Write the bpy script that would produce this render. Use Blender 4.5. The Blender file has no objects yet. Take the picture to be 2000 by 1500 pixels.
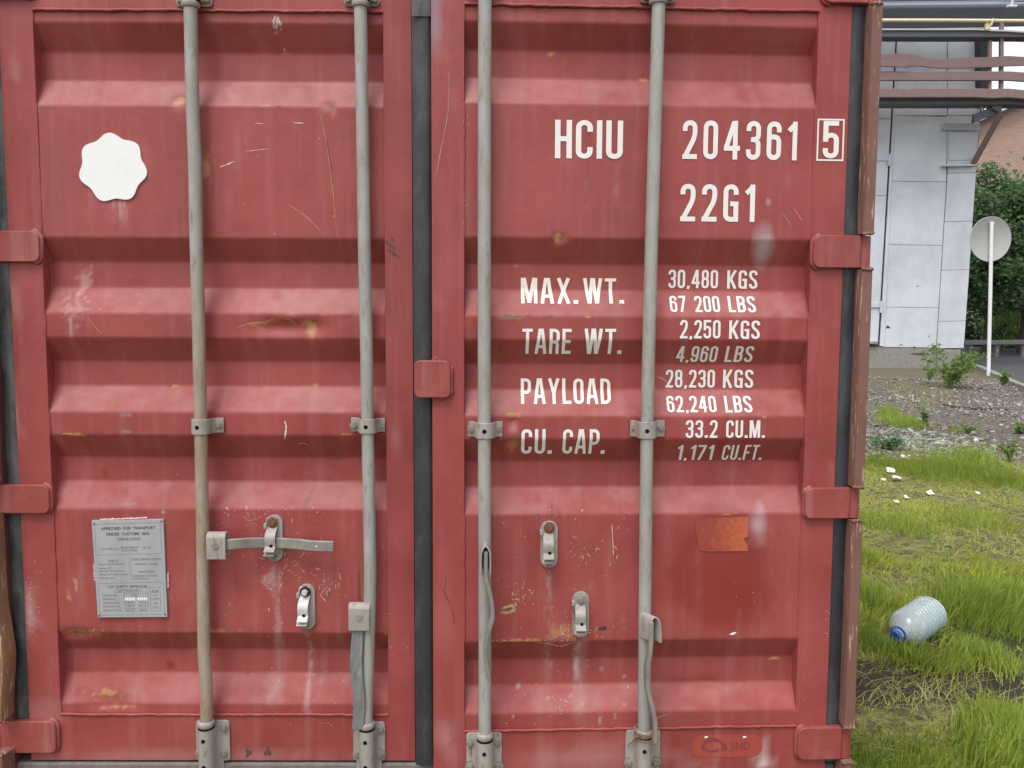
import bpy, bmesh, math, random
import numpy as np
from mathutils import Matrix, Vector, noise as mnoise

random.seed(7)
RNG = np.random.default_rng(7)
sc = bpy.context.scene
col = sc.collection
rad = math.radians

# ------------------------------------------------------------------ camera
TILT = -rad(1.6)                               # the container stands on slightly sloping ground
ROOT = Matrix.Rotation(TILT, 4, 'X')
F = 1560.0                                     # focal length in pixels of a 2000 px wide picture
CAM = np.array([0.228, -2.195, 1.405])         # in the container's own frame


def cam_axes(p, yaw, roll):
    cp, sp, cy, sy = math.cos(p), math.sin(p), math.cos(yaw), math.sin(yaw)
    fw = np.array([sy * cp, cy * cp, -sp])
    rt = np.array([cy, -sy, 0.0])
    up = np.cross(rt, fw)
    c, s = math.cos(roll), math.sin(roll)
    return rt * c + up * s, up * c - rt * s, fw


RT, UP, FW = cam_axes(0.0779, 0.0052, 0.0045)
cam_local = Matrix(((RT[0], UP[0], -FW[0], CAM[0]), (RT[1], UP[1], -FW[1], CAM[1]),
                    (RT[2], UP[2], -FW[2], CAM[2]), (0, 0, 0, 1)))
cam = bpy.data.objects.new('camera', bpy.data.cameras.new('camera'))
col.objects.link(cam)
cam.matrix_world = ROOT @ cam_local
cam.data.sensor_width = 36
cam.data.lens = 36 * F / 2000
cam.data.clip_start = 0.05
cam.data.clip_end = 2000
sc.camera = cam
CW = np.array(cam.matrix_world.translation)
MW = np.array(cam.matrix_world.to_3x3())

# ------------------------------------------------------------------ world, sun, exposure
SUN_EL, SUN_AZ = rad(64), rad(205)             # high, behind the camera and to its left
world = bpy.data.worlds.new('World')
sc.world = world
world.use_nodes = True
wn = world.node_tree
wn.nodes.clear()
sky = wn.nodes.new('ShaderNodeTexSky')
sky.sky_type = 'NISHITA'
sky.sun_disc = False
sky.sun_elevation = SUN_EL
sky.sun_rotation = SUN_AZ
sky.air_density = 1.0
sky.dust_density = 2.0
hs = wn.nodes.new('ShaderNodeHueSaturation')
hs.inputs['Saturation'].default_value = 0.22    # overcast
bg = wn.nodes.new('ShaderNodeBackground')
bg.inputs['Strength'].default_value = 0.125
wo = wn.nodes.new('ShaderNodeOutputWorld')
wn.links.new(sky.outputs[0], hs.inputs['Color'])
wn.links.new(hs.outputs[0], bg.inputs['Color'])
wn.links.new(bg.outputs[0], wo.inputs[0])
sun = bpy.data.objects.new('sun', bpy.data.lights.new('sun', 'SUN'))
col.objects.link(sun)
sun.data.energy = 1.1
sun.data.angle = rad(26)
sun.data.color = (1, 0.97, 0.93)
sd = Vector((math.sin(SUN_AZ) * math.cos(SUN_EL), math.cos(SUN_AZ) * math.cos(SUN_EL), math.sin(SUN_EL)))
sun.rotation_euler = sd.to_track_quat('Z', 'Y').to_euler()
sc.view_settings.view_transform = 'Standard'
sc.view_settings.look = 'None'
sc.view_settings.exposure = 1.06
sc.view_settings.gamma = 1
sc.view_settings.use_curve_mapping = False


# ------------------------------------------------------------------ helpers: pixels to places
def ray_local(x, y):
    return FW * F + RT * (x - 1000) + UP * (750 - y)


def onY(x, y, Y):
    """point of the container frame seen at pixel x,y on the plane Y (container coordinates)"""
    d = ray_local(x, y)
    t = (Y - CAM[1]) / d[1]
    return CAM + d * t


def ray_world(x, y):
    v = np.array([x - 1000, 750 - y, -F], float)
    return MW @ v


def atY(x, y, Y):
    d = ray_world(x, y)
    return CW + d * ((Y - CW[1]) / d[1])


def onG(x, y, z=0.0):
    d = ray_world(x, y)
    return CW + d * ((z - CW[2]) / d[2])


class Frame:                                   # a door plane: u across, v up, w out towards the viewer
    def __init__(s, ox, oy, phi):
        s.o = np.array([ox, oy, 0.0])
        s.u = np.array([math.cos(phi), math.sin(phi), 0])
        s.n = np.array([math.sin(phi), -math.cos(phi), 0])
        s.m = Matrix.Translation((ox, oy, 0)) @ Matrix.Rotation(phi, 4, 'Z')

    def px(s, x, y, w=0.0):
        d = ray_local(x, y)
        t = ((s.o - CAM) @ s.n + w) / (d @ s.n)
        p = CAM + d * t - s.o
        return float(p @ s.u), float(p[2])

    def on(s, x, y, prof):
        w = 0.0
        for _ in range(6):
            u, v = s.px(x, y, w)
            w = float(prof(v))
        return u, v


LEFT = Frame(-1.127, 0.0, 0.0)
RIGHT = Frame(0.030, -0.075, math.atan2(0.040, 1.097))


# ------------------------------------------------------------------ helpers: meshes and objects
def link(o, parent=None, matrix=None):
    col.objects.link(o)
    if parent is not None:
        o.parent = parent
    if matrix is not None:
        o.matrix_local = matrix
    return o


def tag(o, label=None, cat=None, group=None, kind=None):
    if label: o['label'] = label
    if cat: o['category'] = cat
    if group: o['group'] = group
    if kind: o['kind'] = kind
    return o


def empty(name, loc=(0, 0, 0), rz=0.0):
    o = bpy.data.objects.new(name, None)
    o.location = loc
    o.rotation_euler = (0, 0, rz)
    o.empty_display_size = 0.2
    col.objects.link(o)
    return o


def raw_mesh(name, V, Fc, mat, smooth=None):
    """V (N,3) array; Fc (M,k) array or list of arrays / lists"""
    me = bpy.data.meshes.new(name)
    V = np.asarray(V, np.float32)
    if isinstance(Fc, np.ndarray):
        Fc = [Fc]
    if len(Fc) and not isinstance(Fc[0], np.ndarray):
        me.from_pydata([tuple(map(float, v)) for v in V], [], [tuple(f) for f in Fc])
    else:
        loops = np.concatenate([f.ravel() for f in Fc]).astype(np.int32)
        counts = np.concatenate([np.full(len(f), f.shape[1], np.int32) for f in Fc])
        starts = np.concatenate([[0], np.cumsum(counts)[:-1]]).astype(np.int32)
        me.vertices.add(len(V))
        me.vertices.foreach_set('co', V.ravel())
        me.loops.add(len(loops))
        me.loops.foreach_set('vertex_index', loops)
        me.polygons.add(len(counts))
        me.polygons.foreach_set('loop_start', starts)
        me.polygons.foreach_set('loop_total', counts)
        me.update(calc_edges=True)
        me.validate()
    if mat is not None:
        for m in (mat if isinstance(mat, (list, tuple)) else [mat]):
            me.materials.append(m)
    if smooth is not None:
        me.polygons.foreach_set('use_smooth', [True] * len(me.polygons))
        if smooth < 179:
            me.set_sharp_from_angle(angle=rad(smooth))
    return me


class MB:
    """collects shapes; build() links them as one mesh object"""
    def __init__(s):
        s.v, s.f = [], []

    def add(s, V, Fs):
        n = len(s.v)
        s.v += [tuple(map(float, p)) for p in V]
        s.f += [tuple(i + n for i in f) for f in Fs]
        return s

    def box(s, a, b):
        x0, y0, z0 = a
        x1, y1, z1 = b
        return s.hexa([(x0, y0, z0), (x1, y0, z0), (x1, y1, z0), (x0, y1, z0)],
                      [(x0, y0, z1), (x1, y0, z1), (x1, y1, z1), (x0, y1, z1)])

    def hexa(s, lo, hi):
        return s.add(list(lo) + list(hi), [(3, 2, 1, 0), (4, 5, 6, 7), (0, 1, 5, 4), (1, 2, 6, 5), (2, 3, 7, 6), (3, 0, 4, 7)])

    def slab(s, quad, d):                      # a quad of points given thickness by the vector d
        q = [np.array(p, float) for p in quad]
        n = len(q)
        V = q + [p + np.array(d) for p in q]
        Fs = [tuple(range(n))[::-1], tuple(range(n, 2 * n))] + [(i, (i + 1) % n, n + (i + 1) % n, n + i) for i in range(n)]
        return s.add(V, Fs)

    def prism(s, poly, w0, w1):                # poly of (u,v) in a door frame, from w0 out to w1
        n = len(poly)
        V = [(u, -w0, v) for u, v in poly] + [(u, -w1, v) for u, v in poly]
        Fs = [tuple(range(n))[::-1], tuple(range(n, 2 * n))] + [(i, (i + 1) % n, n + (i + 1) % n, n + i) for i in range(n)]
        return s.add(V, Fs)

    def tube(s, pts, r, n=12, caps=True):
        P = [np.array(p, float) for p in pts]
        R = r if hasattr(r, '__len__') else [r] * len(P)
        rings = []
        ref = None
        for i, p in enumerate(P):
            t = P[min(i + 1, len(P) - 1)] - P[max(i - 1, 0)]
            t /= np.linalg.norm(t) + 1e-12
            if ref is None:
                ref = np.array([1.0, 0, 0]) if abs(t[0]) < .8 else np.array([0, 0, 1.0])
            a = np.cross(t, ref)
            a /= np.linalg.norm(a)
            b = np.cross(t, a)
            ref = np.cross(a, t)
            rings.append([p + (a * math.cos(2 * math.pi * k / n) + b * math.sin(2 * math.pi * k / n)) * R[i] for k in range(n)])
        V = [q for rg in rings for q in rg]
        Fs = []
        for i in range(len(P) - 1):
            for k in range(n):
                Fs.append((i * n + k, i * n + (k + 1) % n, (i + 1) * n + (k + 1) % n, (i + 1) * n + k))
        if caps:
            Fs.append(tuple(range(n))[::-1])
            Fs.append(tuple((len(P) - 1) * n + k for k in range(n)))
        return s.add(V, Fs)

    def sweep(s, pts, wdir, hw, th):           # rectangular bar along pts; width along wdir, thickness across it
        P = [np.array(p, float) for p in pts]
        wd = np.array(wdir, float)
        HW = hw if hasattr(hw, '__len__') else [hw] * len(P)
        V = []
        for i, p in enumerate(P):
            t = P[min(i + 1, len(P) - 1)] - P[max(i - 1, 0)]
            n = np.cross(t, wd)
            n /= np.linalg.norm(n) + 1e-12
            V += [p - wd * HW[i] - n * th / 2, p + wd * HW[i] - n * th / 2, p + wd * HW[i] + n * th / 2, p - wd * HW[i] + n * th / 2]
        Fs = []
        for i in range(len(P) - 1):
            for k in range(4):
                Fs.append((i * 4 + k, i * 4 + (k + 1) % 4, (i + 1) * 4 + (k + 1) % 4, (i + 1) * 4 + k))
        Fs += [(3, 2, 1, 0), tuple((len(P) - 1) * 4 + k for k in range(4))]
        return s.add(V, Fs)

    def lathe(s, prof, n=24, axis=None):       # prof of (r, z)
        V, Fs = [], []
        for r, z in prof:
            V += [(r * math.cos(2 * math.pi * k / n), r * math.sin(2 * math.pi * k / n), z) for k in range(n)]
        for i in range(len(prof) - 1):
            for k in range(n):
                Fs.append((i * n + k, i * n + (k + 1) % n, (i + 1) * n + (k + 1) % n, (i + 1) * n + k))
        return s.add(V, Fs)

    def build(s, name, mat, parent=None, matrix=None, smooth=35, bevel=0, seg=2):
        me = raw_mesh(name, np.array(s.v), s.f, mat)
        bm = bmesh.new()
        bm.from_mesh(me)
        bmesh.ops.recalc_face_normals(bm, faces=bm.faces)
        bm.to_mesh(me)
        bm.free()
        if smooth:
            me.polygons.foreach_set('use_smooth', [True] * len(me.polygons))
            me.set_sharp_from_angle(angle=rad(smooth))
        o = bpy.data.objects.new(name, me)
        link(o, parent, matrix)
        if bevel:
            b = o.modifiers.new('bevel', 'BEVEL')
            b.width = bevel
            b.segments = seg
            b.limit_method = 'ANGLE'
            b.angle_limit = rad(30)
        return o


def obj(name, me, parent=None, matrix=None):
    return link(bpy.data.objects.new(name, me), parent, matrix)


def rounded(u0, v0, u1, v1, r, n=5):
    r = min(r, abs(u1 - u0) / 2 - 1e-5, abs(v1 - v0) / 2 - 1e-5)
    out = []
    for cx, cy, a0 in ((u1 - r, v1 - r, 0), (u0 + r, v1 - r, 90), (u0 + r, v0 + r, 180), (u1 - r, v0 + r, 270)):
        for k in range(n + 1):
            a = rad(a0 + 90 * k / n)
            out.append((cx + r * math.cos(a), cy + r * math.sin(a)))
    return out


def vnoise(x, y, seed=0):
    """smooth value noise, -1..1, on numpy arrays"""
    r = np.random.default_rng(seed).uniform(-1, 1, (64, 64))
    xi, yi = np.floor(x).astype(int), np.floor(y).astype(int)
    fx, fy = x - xi, y - yi
    fx, fy = fx * fx * (3 - 2 * fx), fy * fy * (3 - 2 * fy)
    g = lambda a, b: r[(a % 64), (b % 64)]
    return (g(xi, yi) * (1 - fx) + g(xi + 1, yi) * fx) * (1 - fy) + (g(xi, yi + 1) * (1 - fx) + g(xi + 1, yi + 1) * fx) * fy


def fbm(x, y, seed=0, o=3):
    return sum(vnoise(x * 2 ** k, y * 2 ** k, seed + k) * .5 ** k for k in range(o)) / 1.75


# ------------------------------------------------------------------ materials
def lin(*c):
    return tuple(((v / 255) / 12.92 if v / 255 <= .04045 else ((v / 255 + .055) / 1.055) ** 2.4) for v in c)


class NT:
    def __init__(s, name):
        s.m = bpy.data.materials.new(name)
        s.m.use_nodes = True
        s.t = s.m.node_tree
        s.b = s.t.nodes['Principled BSDF']

    def n(s, kind, **kw):
        nd = s.t.nodes.new(kind)
        for k, v in kw.items():
            setattr(nd, k, v)
        return nd

    def l(s, a, b):
        s.t.links.new(a, b)

    def co(s, scale=(1, 1, 1), which='Object'):
        tc = s.n('ShaderNodeTexCoord')
        mp = s.n('ShaderNodeMapping')
        mp.inputs['Scale'].default_value = scale
        s.l(tc.outputs[which], mp.inputs[0])
        return mp.outputs[0]

    def noise(s, scale, detail=3, co=None, rough=.55):
        nz = s.n('ShaderNodeTexNoise')
        nz.inputs['Scale'].default_value = scale
        nz.inputs['Detail'].default_value = detail
        nz.inputs['Roughness'].default_value = rough
        if co is not None:
            s.l(co, nz.inputs['Vector'])
        return nz.outputs['Fac']

    def ramp(s, fac, lo, hi, a=0.0, b=1.0):
        r = s.n('ShaderNodeMapRange')
        r.inputs['From Min'].default_value = lo
        r.inputs['From Max'].default_value = hi
        r.inputs['To Min'].default_value = a
        r.inputs['To Max'].default_value = b
        s.l(fac, r.inputs['Value'])
        return r.outputs[0]

    def mix(s, fac, a, b):
        m = s.n('ShaderNodeMix', data_type='RGBA')
        for i, v in ((0, fac), (6, a), (7, b)):
            if hasattr(v, 'links'):
                s.l(v, m.inputs[i])
            else:
                m.inputs[i].default_value = v if i == 0 else (*v, 1)
        return m.outputs[2]

    def math(s, op, a, b):
        m = s.n('ShaderNodeMath', operation=op)
        for i, v in ((0, a), (1, b)):
            if hasattr(v, 'links'):
                s.l(v, m.inputs[i])
            else:
                m.inputs[i].default_value = v
        return m.outputs[0]

    def out(s, color, rough=.5, spec=.4, bump=None, bstr=.2, bdist=.002, metal=0):
        for key, v in (('Base Color', color), ('Roughness', rough), ('Specular IOR Level', spec), ('Metallic', metal)):
            if hasattr(v, 'links'):
                s.l(v, s.b.inputs[key])
            else:
                s.b.inputs[key].default_value = (*v, 1) if key == 'Base Color' else v
        if bump is not None:
            bn = s.n('ShaderNodeBump')
            bn.inputs['Strength'].default_value = bstr
            bn.inputs['Distance'].default_value = bdist
            s.l(bump, bn.inputs['Height'])
            s.l(bn.outputs[0], s.b.inputs['Normal'])
        return s.m


def paint_mat(name, base, deep, chalk, amount=.35, rough=.5, wear=True):
    t = NT(name)
    co = t.co()
    big = t.ramp(t.noise(2.6, 6, co, .65), .36, .66)
    c = t.mix(big, base, deep)
    streak = t.ramp(t.noise(9, 4, t.co((3.2, 1, .18))), .5, .78, 0, amount)
    c = t.mix(streak, c, chalk)
    blotch = t.ramp(t.noise(13, 5, co, .7), .55, .8, 0, amount * .6)
    c = t.mix(blotch, c, chalk)
    grime = t.ramp(t.noise(5, 6, t.co((1, 1, .7)), .75), .56, .74, 0, .38)
    c = t.mix(grime, c, (.17, .055, .045))
    fleck = t.ramp(t.noise(150, 2, co), .70, .76, 0, .6)
    c = t.mix(fleck, c, tuple(v * .55 for v in deep))
    if wear:
        at = t.n('ShaderNodeAttribute', attribute_name='wear')
        inv = t.math('SUBTRACT', 1.0, at.outputs['Alpha'])
        sc_ = t.n('ShaderNodeVectorMath', operation='SCALE')
        t.l(c, sc_.inputs[0]); t.l(inv, sc_.inputs['Scale'])
        ad = t.n('ShaderNodeVectorMath', operation='ADD')
        t.l(sc_.outputs[0], ad.inputs[0]); t.l(at.outputs['Color'], ad.inputs[1])
        c = ad.outputs[0]
    rg = t.ramp(t.noise(6, 4, co), .3, .7, rough - .08, rough + .12)
    return t.out(c, rg, .35, t.noise(40, 4, co), .15, .004)


RED = (.310, .062, .060)
DEEP = (.225, .038, .036)
CHALK = (.36, .135, .128)
M = {}
M['red'] = paint_mat('red_paint', RED, DEEP, CHALK)
M['red_plain'] = paint_mat('red_weld_paint', RED, DEEP, CHALK, wear=False)
M['red_trim'] = paint_mat('red_trim_paint', (.30, .062, .058), (.225, .045, .041), (.36, .17, .15), .6, wear=False)


def steel_mat(name, base, dirt, rust, a_dirt=.5, a_rust=.3, rough=.5, stretch=.15):
    t = NT(name)
    co = t.co()
    c = t.mix(t.ramp(t.noise(9, 6, t.co((2, 2, stretch * 4)), .7), .36, .64, 0, a_dirt), base, dirt)
    c = t.mix(t.ramp(t.noise(26, 5, t.co((2.2, 2.2, stretch * 4)), .7), .55, .68, 0, a_rust), c, rust)
    c = t.mix(t.ramp(t.noise(90, 3, t.co((2, 2, .12))), .68, .74, 0, .7), c, tuple(v * .3 for v in base))
    return t.out(c, t.ramp(t.noise(30, 3, co), .3, .7, rough - .1, rough + .15), .45, t.noise(70, 4, co), .2, .002)


M['bar'] = steel_mat('grey_bar_paint', (.325, .318, .308), (.235, .21, .185), (.15, .105, .075), .75, .55)
def bar_tan_mat():
    t = NT('dusty_bar_paint')
    co = t.co()
    sx = t.n('ShaderNodeSeparateXYZ'); t.l(co, sx.inputs[0])
    low = t.ramp(t.math('ADD', sx.outputs['Z'], t.ramp(t.noise(6, 4, t.co((2, 2, .8))), .3, .7, -.35, .35)), 1.75, 1.15)
    g = t.mix(t.ramp(t.noise(9, 5, t.co((2, 2, .6)), .7), .4, .64, 0, .7), (.325, .318, .308), (.235, .21, .185))
    d = t.mix(t.ramp(t.noise(10, 5, t.co((2, 2, .5)), .7), .38, .62), (.33, .275, .225), (.255, .18, .12))
    c = t.mix(low, g, d)
    c = t.mix(t.ramp(t.noise(26, 5, t.co((2.2, 2.2, .6)), .7), .57, .68, 0, .55), c, (.14, .085, .055))
    c = t.mix(t.ramp(t.noise(90, 3, t.co((2, 2, .12))), .68, .74, 0, .7), c, (.09, .085, .08))
    return t.out(c, .5, .45, t.noise(70, 4, co), .2, .002)


M['bar_tan'] = bar_tan_mat()
M['fitting'] = steel_mat('grey_fitting_paint', (.33, .305, .285), (.225, .185, .155), (.12, .065, .045), .7, .6)
M['worn_handle'] = steel_mat('worn_handle_steel', (.25, .235, .215), (.15, .14, .13), (.29, .20, .13), .9, .8, .45, .4)
M['sill'] = steel_mat('dusty_sill', (.13, .105, .10), (.19, .17, .16), (.09, .05, .04), .8, .5, .8, .4)
M['galv'] = steel_mat('bare_grey_steel', (.20, .20, .20), (.10, .10, .105), (.33, .32, .31), .9, .7, .42)
M['shiny'] = steel_mat('bright_steel', (.55, .55, .54), (.35, .34, .33), (.2, .15, .12), .5, .3, .3)
M['bolt'] = steel_mat('dull_bolt', (.30, .285, .26), (.17, .14, .115), (.12, .06, .04), .8, .6)
M['rust_bolt'] = steel_mat('rusty_bolt', (.17, .075, .04), (.10, .04, .025), (.25, .12, .06), .7, .7, .7)
M['washer'] = NT('dark_red_washer').out((.035, .008, .01), .5)
M['hole'] = NT('hole_black').out((.006, .006, .006), .9, .1)


def rubber_mat(name, base, dust, amt):
    t = NT(name)
    co = t.co()
    c = t.mix(t.ramp(t.noise(7, 5, t.co((1.5, 1.5, .5)), .7), .45, .75, 0, amt), base, dust)
    c = t.mix(t.ramp(t.noise(240, 2, co), .68, .74, 0, .4), c, (.13, .13, .13))
    c = t.mix(t.ramp(t.noise(3.5, 5, t.co((3, 3, .8)), .75), .5, .72, 0, .8), c, dust)
    c = t.mix(t.ramp(t.noise(14, 5, co, .7), .62, .68, 0, .5), c, (.02, .02, .022))
    return t.out(c, .55, .45, t.noise(60, 5, co), .35, .003)


M['rubber'] = rubber_mat('black_rubber', (.022, .022, .027), (.075, .075, .082), .5)
M['rubber_dusty'] = rubber_mat('dusty_rubber', (.04, .041, .045), (.17, .167, .16), .95)


def post_mat(name, base, rust, pale, a=.8):
    t = NT(name)
    c = t.mix(t.ramp(t.noise(9, 5, t.co((1, 1, .35)), .65), .4, .68, 0, a), base, rust)
    c = t.mix(t.ramp(t.noise(42, 4, t.co((2.2, 2.2, .2)), .65), .59, .64, 0, .85), c, pale)
    c = t.mix(t.ramp(t.noise(60, 4, t.co((1, 1, .3))), .66, .74, 0, .6), c, (.06, .03, .025))
    return t.out(c, .6, .35, t.noise(40, 5, t.co()), .4, .004)


M['post'] = post_mat('worn_post_paint', (.185, .088, .073), (.13, .06, .042), (.45, .31, .22))
M['post_yellow'] = post_mat('yellow_rust_post', (.19, .088, .068), (.27, .16, .07), (.46, .34, .19), .75)
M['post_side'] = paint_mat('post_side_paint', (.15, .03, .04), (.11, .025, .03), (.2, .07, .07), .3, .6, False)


def letter_mat(name, base, crack):
    t = NT(name)
    co = t.co()
    c = t.mix(t.ramp(t.noise(18, 5, co, .7), .55, .8, 0, .5), base, crack)
    c = t.mix(t.ramp(t.noise(70, 4, t.co((1, 1, .5))), .72, .75, 0, .85), c, (.35, .12, .12))
    return t.out(c, .5, .3)


M['letter'] = letter_mat('white_letter_paint', (.72, .69, .665), (.58, .52, .49))
M['letter_warm'] = letter_mat('cream_letter_paint', (.72, .67, .60), (.60, .53, .47))
t = NT('white_sticker')
_s = t.mix(t.ramp(t.noise(16, 4, t.co((1, 1, .6)), .7), .5, .8, 0, .6), (.74, .74, .74), (.65, .64, .65))
_s = t.mix(t.ramp(t.noise(34, 4, t.co((.5, 1, 1.4)), .7), .6, .66, 0, .35), _s, (.74, .66, .62))
M['sticker'] = t.out(_s, .5, .3)
t = NT('orange_sticker')
sx = t.n('ShaderNodeSeparateXYZ')
t.l(t.co((1, 1, 1), 'Object'), sx.inputs[0])
_f = t.math('ADD', t.ramp(sx.outputs['X'], RIGHT.px(1378, 1045)[0], RIGHT.px(1462, 1045)[0]), t.ramp(t.noise(70, 5, t.co(), .7), .3, .7, -.4, .4))
_c = t.mix(t.ramp(_f, .1, .9), (.26, .044, .036), (.42, .10, .045))
M['orange'] = t.out(t.mix(t.ramp(t.noise(260, 2, t.co()), .66, .72, 0, .6), _c, (.55, .22, .10)), .55, .35)
M['orange_fade'] = paint_mat('faded_orange_sticker', (.36, .05, .03), (.31, .04, .03), (.40, .12, .07), .4, .5, False)
M['pill'] = paint_mat('faded_red_label', (.34, .058, .036), (.30, .05, .040), (.36, .12, .10), .5, .6, False)
M['pill_ink'] = NT('faded_label_ink').out((.19, .038, .038), .7)
t = NT('data_plate_metal')
M['plate'] = t.out(t.mix(t.ramp(t.noise(20, 4, t.co((1, 1, .4))), .4, .7), (.335, .34, .355), (.285, .29, .305)), .42, .5)
M['ink'] = NT('black_print').out((.06, .06, .065), .6)
M['ink_dim'] = NT('worn_print').out((.15, .15, .16), .6)
M['chip'] = NT('chipped_primer').out((.55, .34, .26), .7)
M['chip_white'] = NT('chipped_white').out((.58, .45, .41), .7)
M['chip_rust'] = NT('chipped_rust').out((.42, .22, .07), .8)
M['scuff'] = NT('dark_scuff').out((.10, .045, .045), .7)
M['interior'] = NT('dark_interior').out((.02, .018, .018), .9)
M['body'] = paint_mat('container_side_paint', RED, DEEP, CHALK, .35, .5, False)
M['twine'] = NT('brown_twine').out((.22, .14, .08), .9, .1)

# ------------------------------------------------------------------ the container
root = empty('shipping_container')
root.matrix_world = ROOT
tag(root, 'dark red steel shipping container with two closed doors and grey locking bars', 'shipping container')

DEP = 0.038
rowsL = [(22, 0), (45, 0), (105, 1), (160, 1), (208, 0), (465, 0), (513, 1), (563, 1), (613, 0), (660, 0), (706, 1), (754, 1),
         (806, 0), (850, 0), (893, 1), (940, 1), (995, 0), (1236, 0), (1267, 1), (1313, 1), (1375, 0), (1394, 0)]
rowsR = [(16, 0), (47, 0), (104, 1), (158, 1), (206, 0), (466, 0), (518, 1), (568, 1), (619, 0), (664, 0), (711, 1), (761, 1),
         (813, 0), (857, 0), (900, 1), (950, 1), (1004, 0), (1250, 0), (1284, 1), (1334, 1), (1390, 0), (1421, 0)]


class Door:
    def __init__(s, fr, rows, xref, x0, x1, xi0, xi1, flip):
        s.fr = fr
        s.vb, s.wb = [], []
        for y, k in rows:
            w = -0.003 - DEP * k
            s.vb.append(fr.px(xref, y, w)[1])
            s.wb.append(w)
        s.vb, s.wb = s.vb[::-1], s.wb[::-1]
        s.v_lo, s.v_hi = s.vb[0], s.vb[-1]
        vv = np.linspace(s.v_lo - .1, s.v_hi + .1, 2400)
        ww = np.interp(vv, s.vb, s.wb)
        k = max(1, int(.008 / (vv[1] - vv[0])))
        ker = np.hanning(k + 2)[1:-1]
        s._v, s._w = vv, np.convolve(np.pad(ww, k, mode='edge'), ker / ker.sum(), 'same')[k:-k]
        s.u0, s.u1 = x0, x1                     # door edges
        s.i0, s.i1 = xi0, xi1                   # inner edges of the stiles
        s.zb, s.zt = .152, 2.43
        s.m = fr.m

    def prof(s, v):
        return np.interp(v, s._v, s._w)


uL = lambda x, y: LEFT.px(x, y)[0]
uR = lambda x, y: RIGHT.px(x, y)[0]
DL = Door(LEFT, rowsL, 450, 0.0, uL(807, 700), (uL(73, 300) + uL(117, 1300)) / 2, (uL(751, 300) + uL(757, 1300)) / 2, 0)
DR = Door(RIGHT, rowsR, 1250, uR(844, 700), 1.098, (uR(908, 300) + uR(906, 1300)) / 2, (uR(1592, 300) + uR(1556, 1300)) / 2, 1)


# ---- wear painted into the paint: stains and scuffs with a shape of their own, plus painted ledge sheen, stored per vertex
class Wear:
    def __init__(s, U, Vv, door):
        s.U, s.V, s.d = U, Vv, door
        s.C = np.zeros((len(U), 3))
        s.A = np.zeros(len(U))

    def over(s, a, rgb):
        a = np.clip(a, 0, 1)
        s.C = s.C * (1 - a)[:, None] + np.array(rgb)[None] * a[:, None]
        s.A = s.A * (1 - a) + a

    def blob(s, x, y, rx, ry, rgb, al, soft=.5, rough=.35, fq=45, ang=0, seed=1):
        """stain centred on the place seen at pixel x,y; radii in pixels"""
        u, v = s.d.fr.on(x, y, s.d.prof)
        k = 1 / 717.
        du, dv = (s.U - u), (s.V - v)
        c, n = math.cos(rad(ang)), math.sin(rad(ang))
        a, b = (du * c + dv * n) / (rx * k), (-du * n + dv * c) / (ry * k)
        r = np.sqrt(a * a + b * b) + rough * fbm(s.U * fq, s.V * fq, seed)
        s.over(al * np.clip((1 - r) / max(soft, .02), 0, 1), rgb)

    def streak(s, x, y0, y1, w, rgb, al, seed=3):
        """a run of water or dirt from row y0 down to y1"""
        u, v0 = s.d.fr.on(x, y0, s.d.prof)
        _, v1 = s.d.fr.on(x, y1, s.d.prof)
        t = (v0 - s.V) / (v0 - v1)
        wv = w / 717. * (.6 + .5 * np.clip(t, 0, 1))
        off = .006 * vnoise(s.V * 9, s.V * 0 + 3, seed)
        g = np.exp(-((s.U - u - off) / wv) ** 2)
        e = np.clip(t / .06, 0, 1) * np.clip((1 - t) / .5, 0, 1)
        br = np.clip(.45 + 1.0 * fbm(s.U * 70, s.V * 18, seed) + .4 * fbm(s.U * 130, s.V * 90, seed + 5), 0, 1)
        s.over(al * g * e * br, rgb)


GREYDUST = (.41, .30, .28)
PALE = (.47, .28, .265)
RUST = (.24, .09, .035)
OCHRE = (.45, .25, .10)
DARK = (.10, .04, .04)
SPRAY = (.50, .48, .53)
DEEPRED = (.20, .022, .017)


def fold_rust(w, x0, x1, rows, n, seed):
    r = random.Random(seed)
    for i in range(n):
        x, y = r.uniform(x0, x1), r.choice(rows)[0] + r.uniform(-2, 2)
        if not 40 < y < 1390:
            continue
        w.blob(x, y, r.uniform(3, 14), r.uniform(1.5, 3.5), r.choice((RUST, OCHRE, DARK)), r.uniform(.35, .8), .6, 1.0, 110, 0, 200 + i)
        if r.random() < .5:
            w.streak(x, y, y + r.uniform(10, 34), r.uniform(2, 4), RUST, r.uniform(.2, .45), 230 + i)


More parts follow.
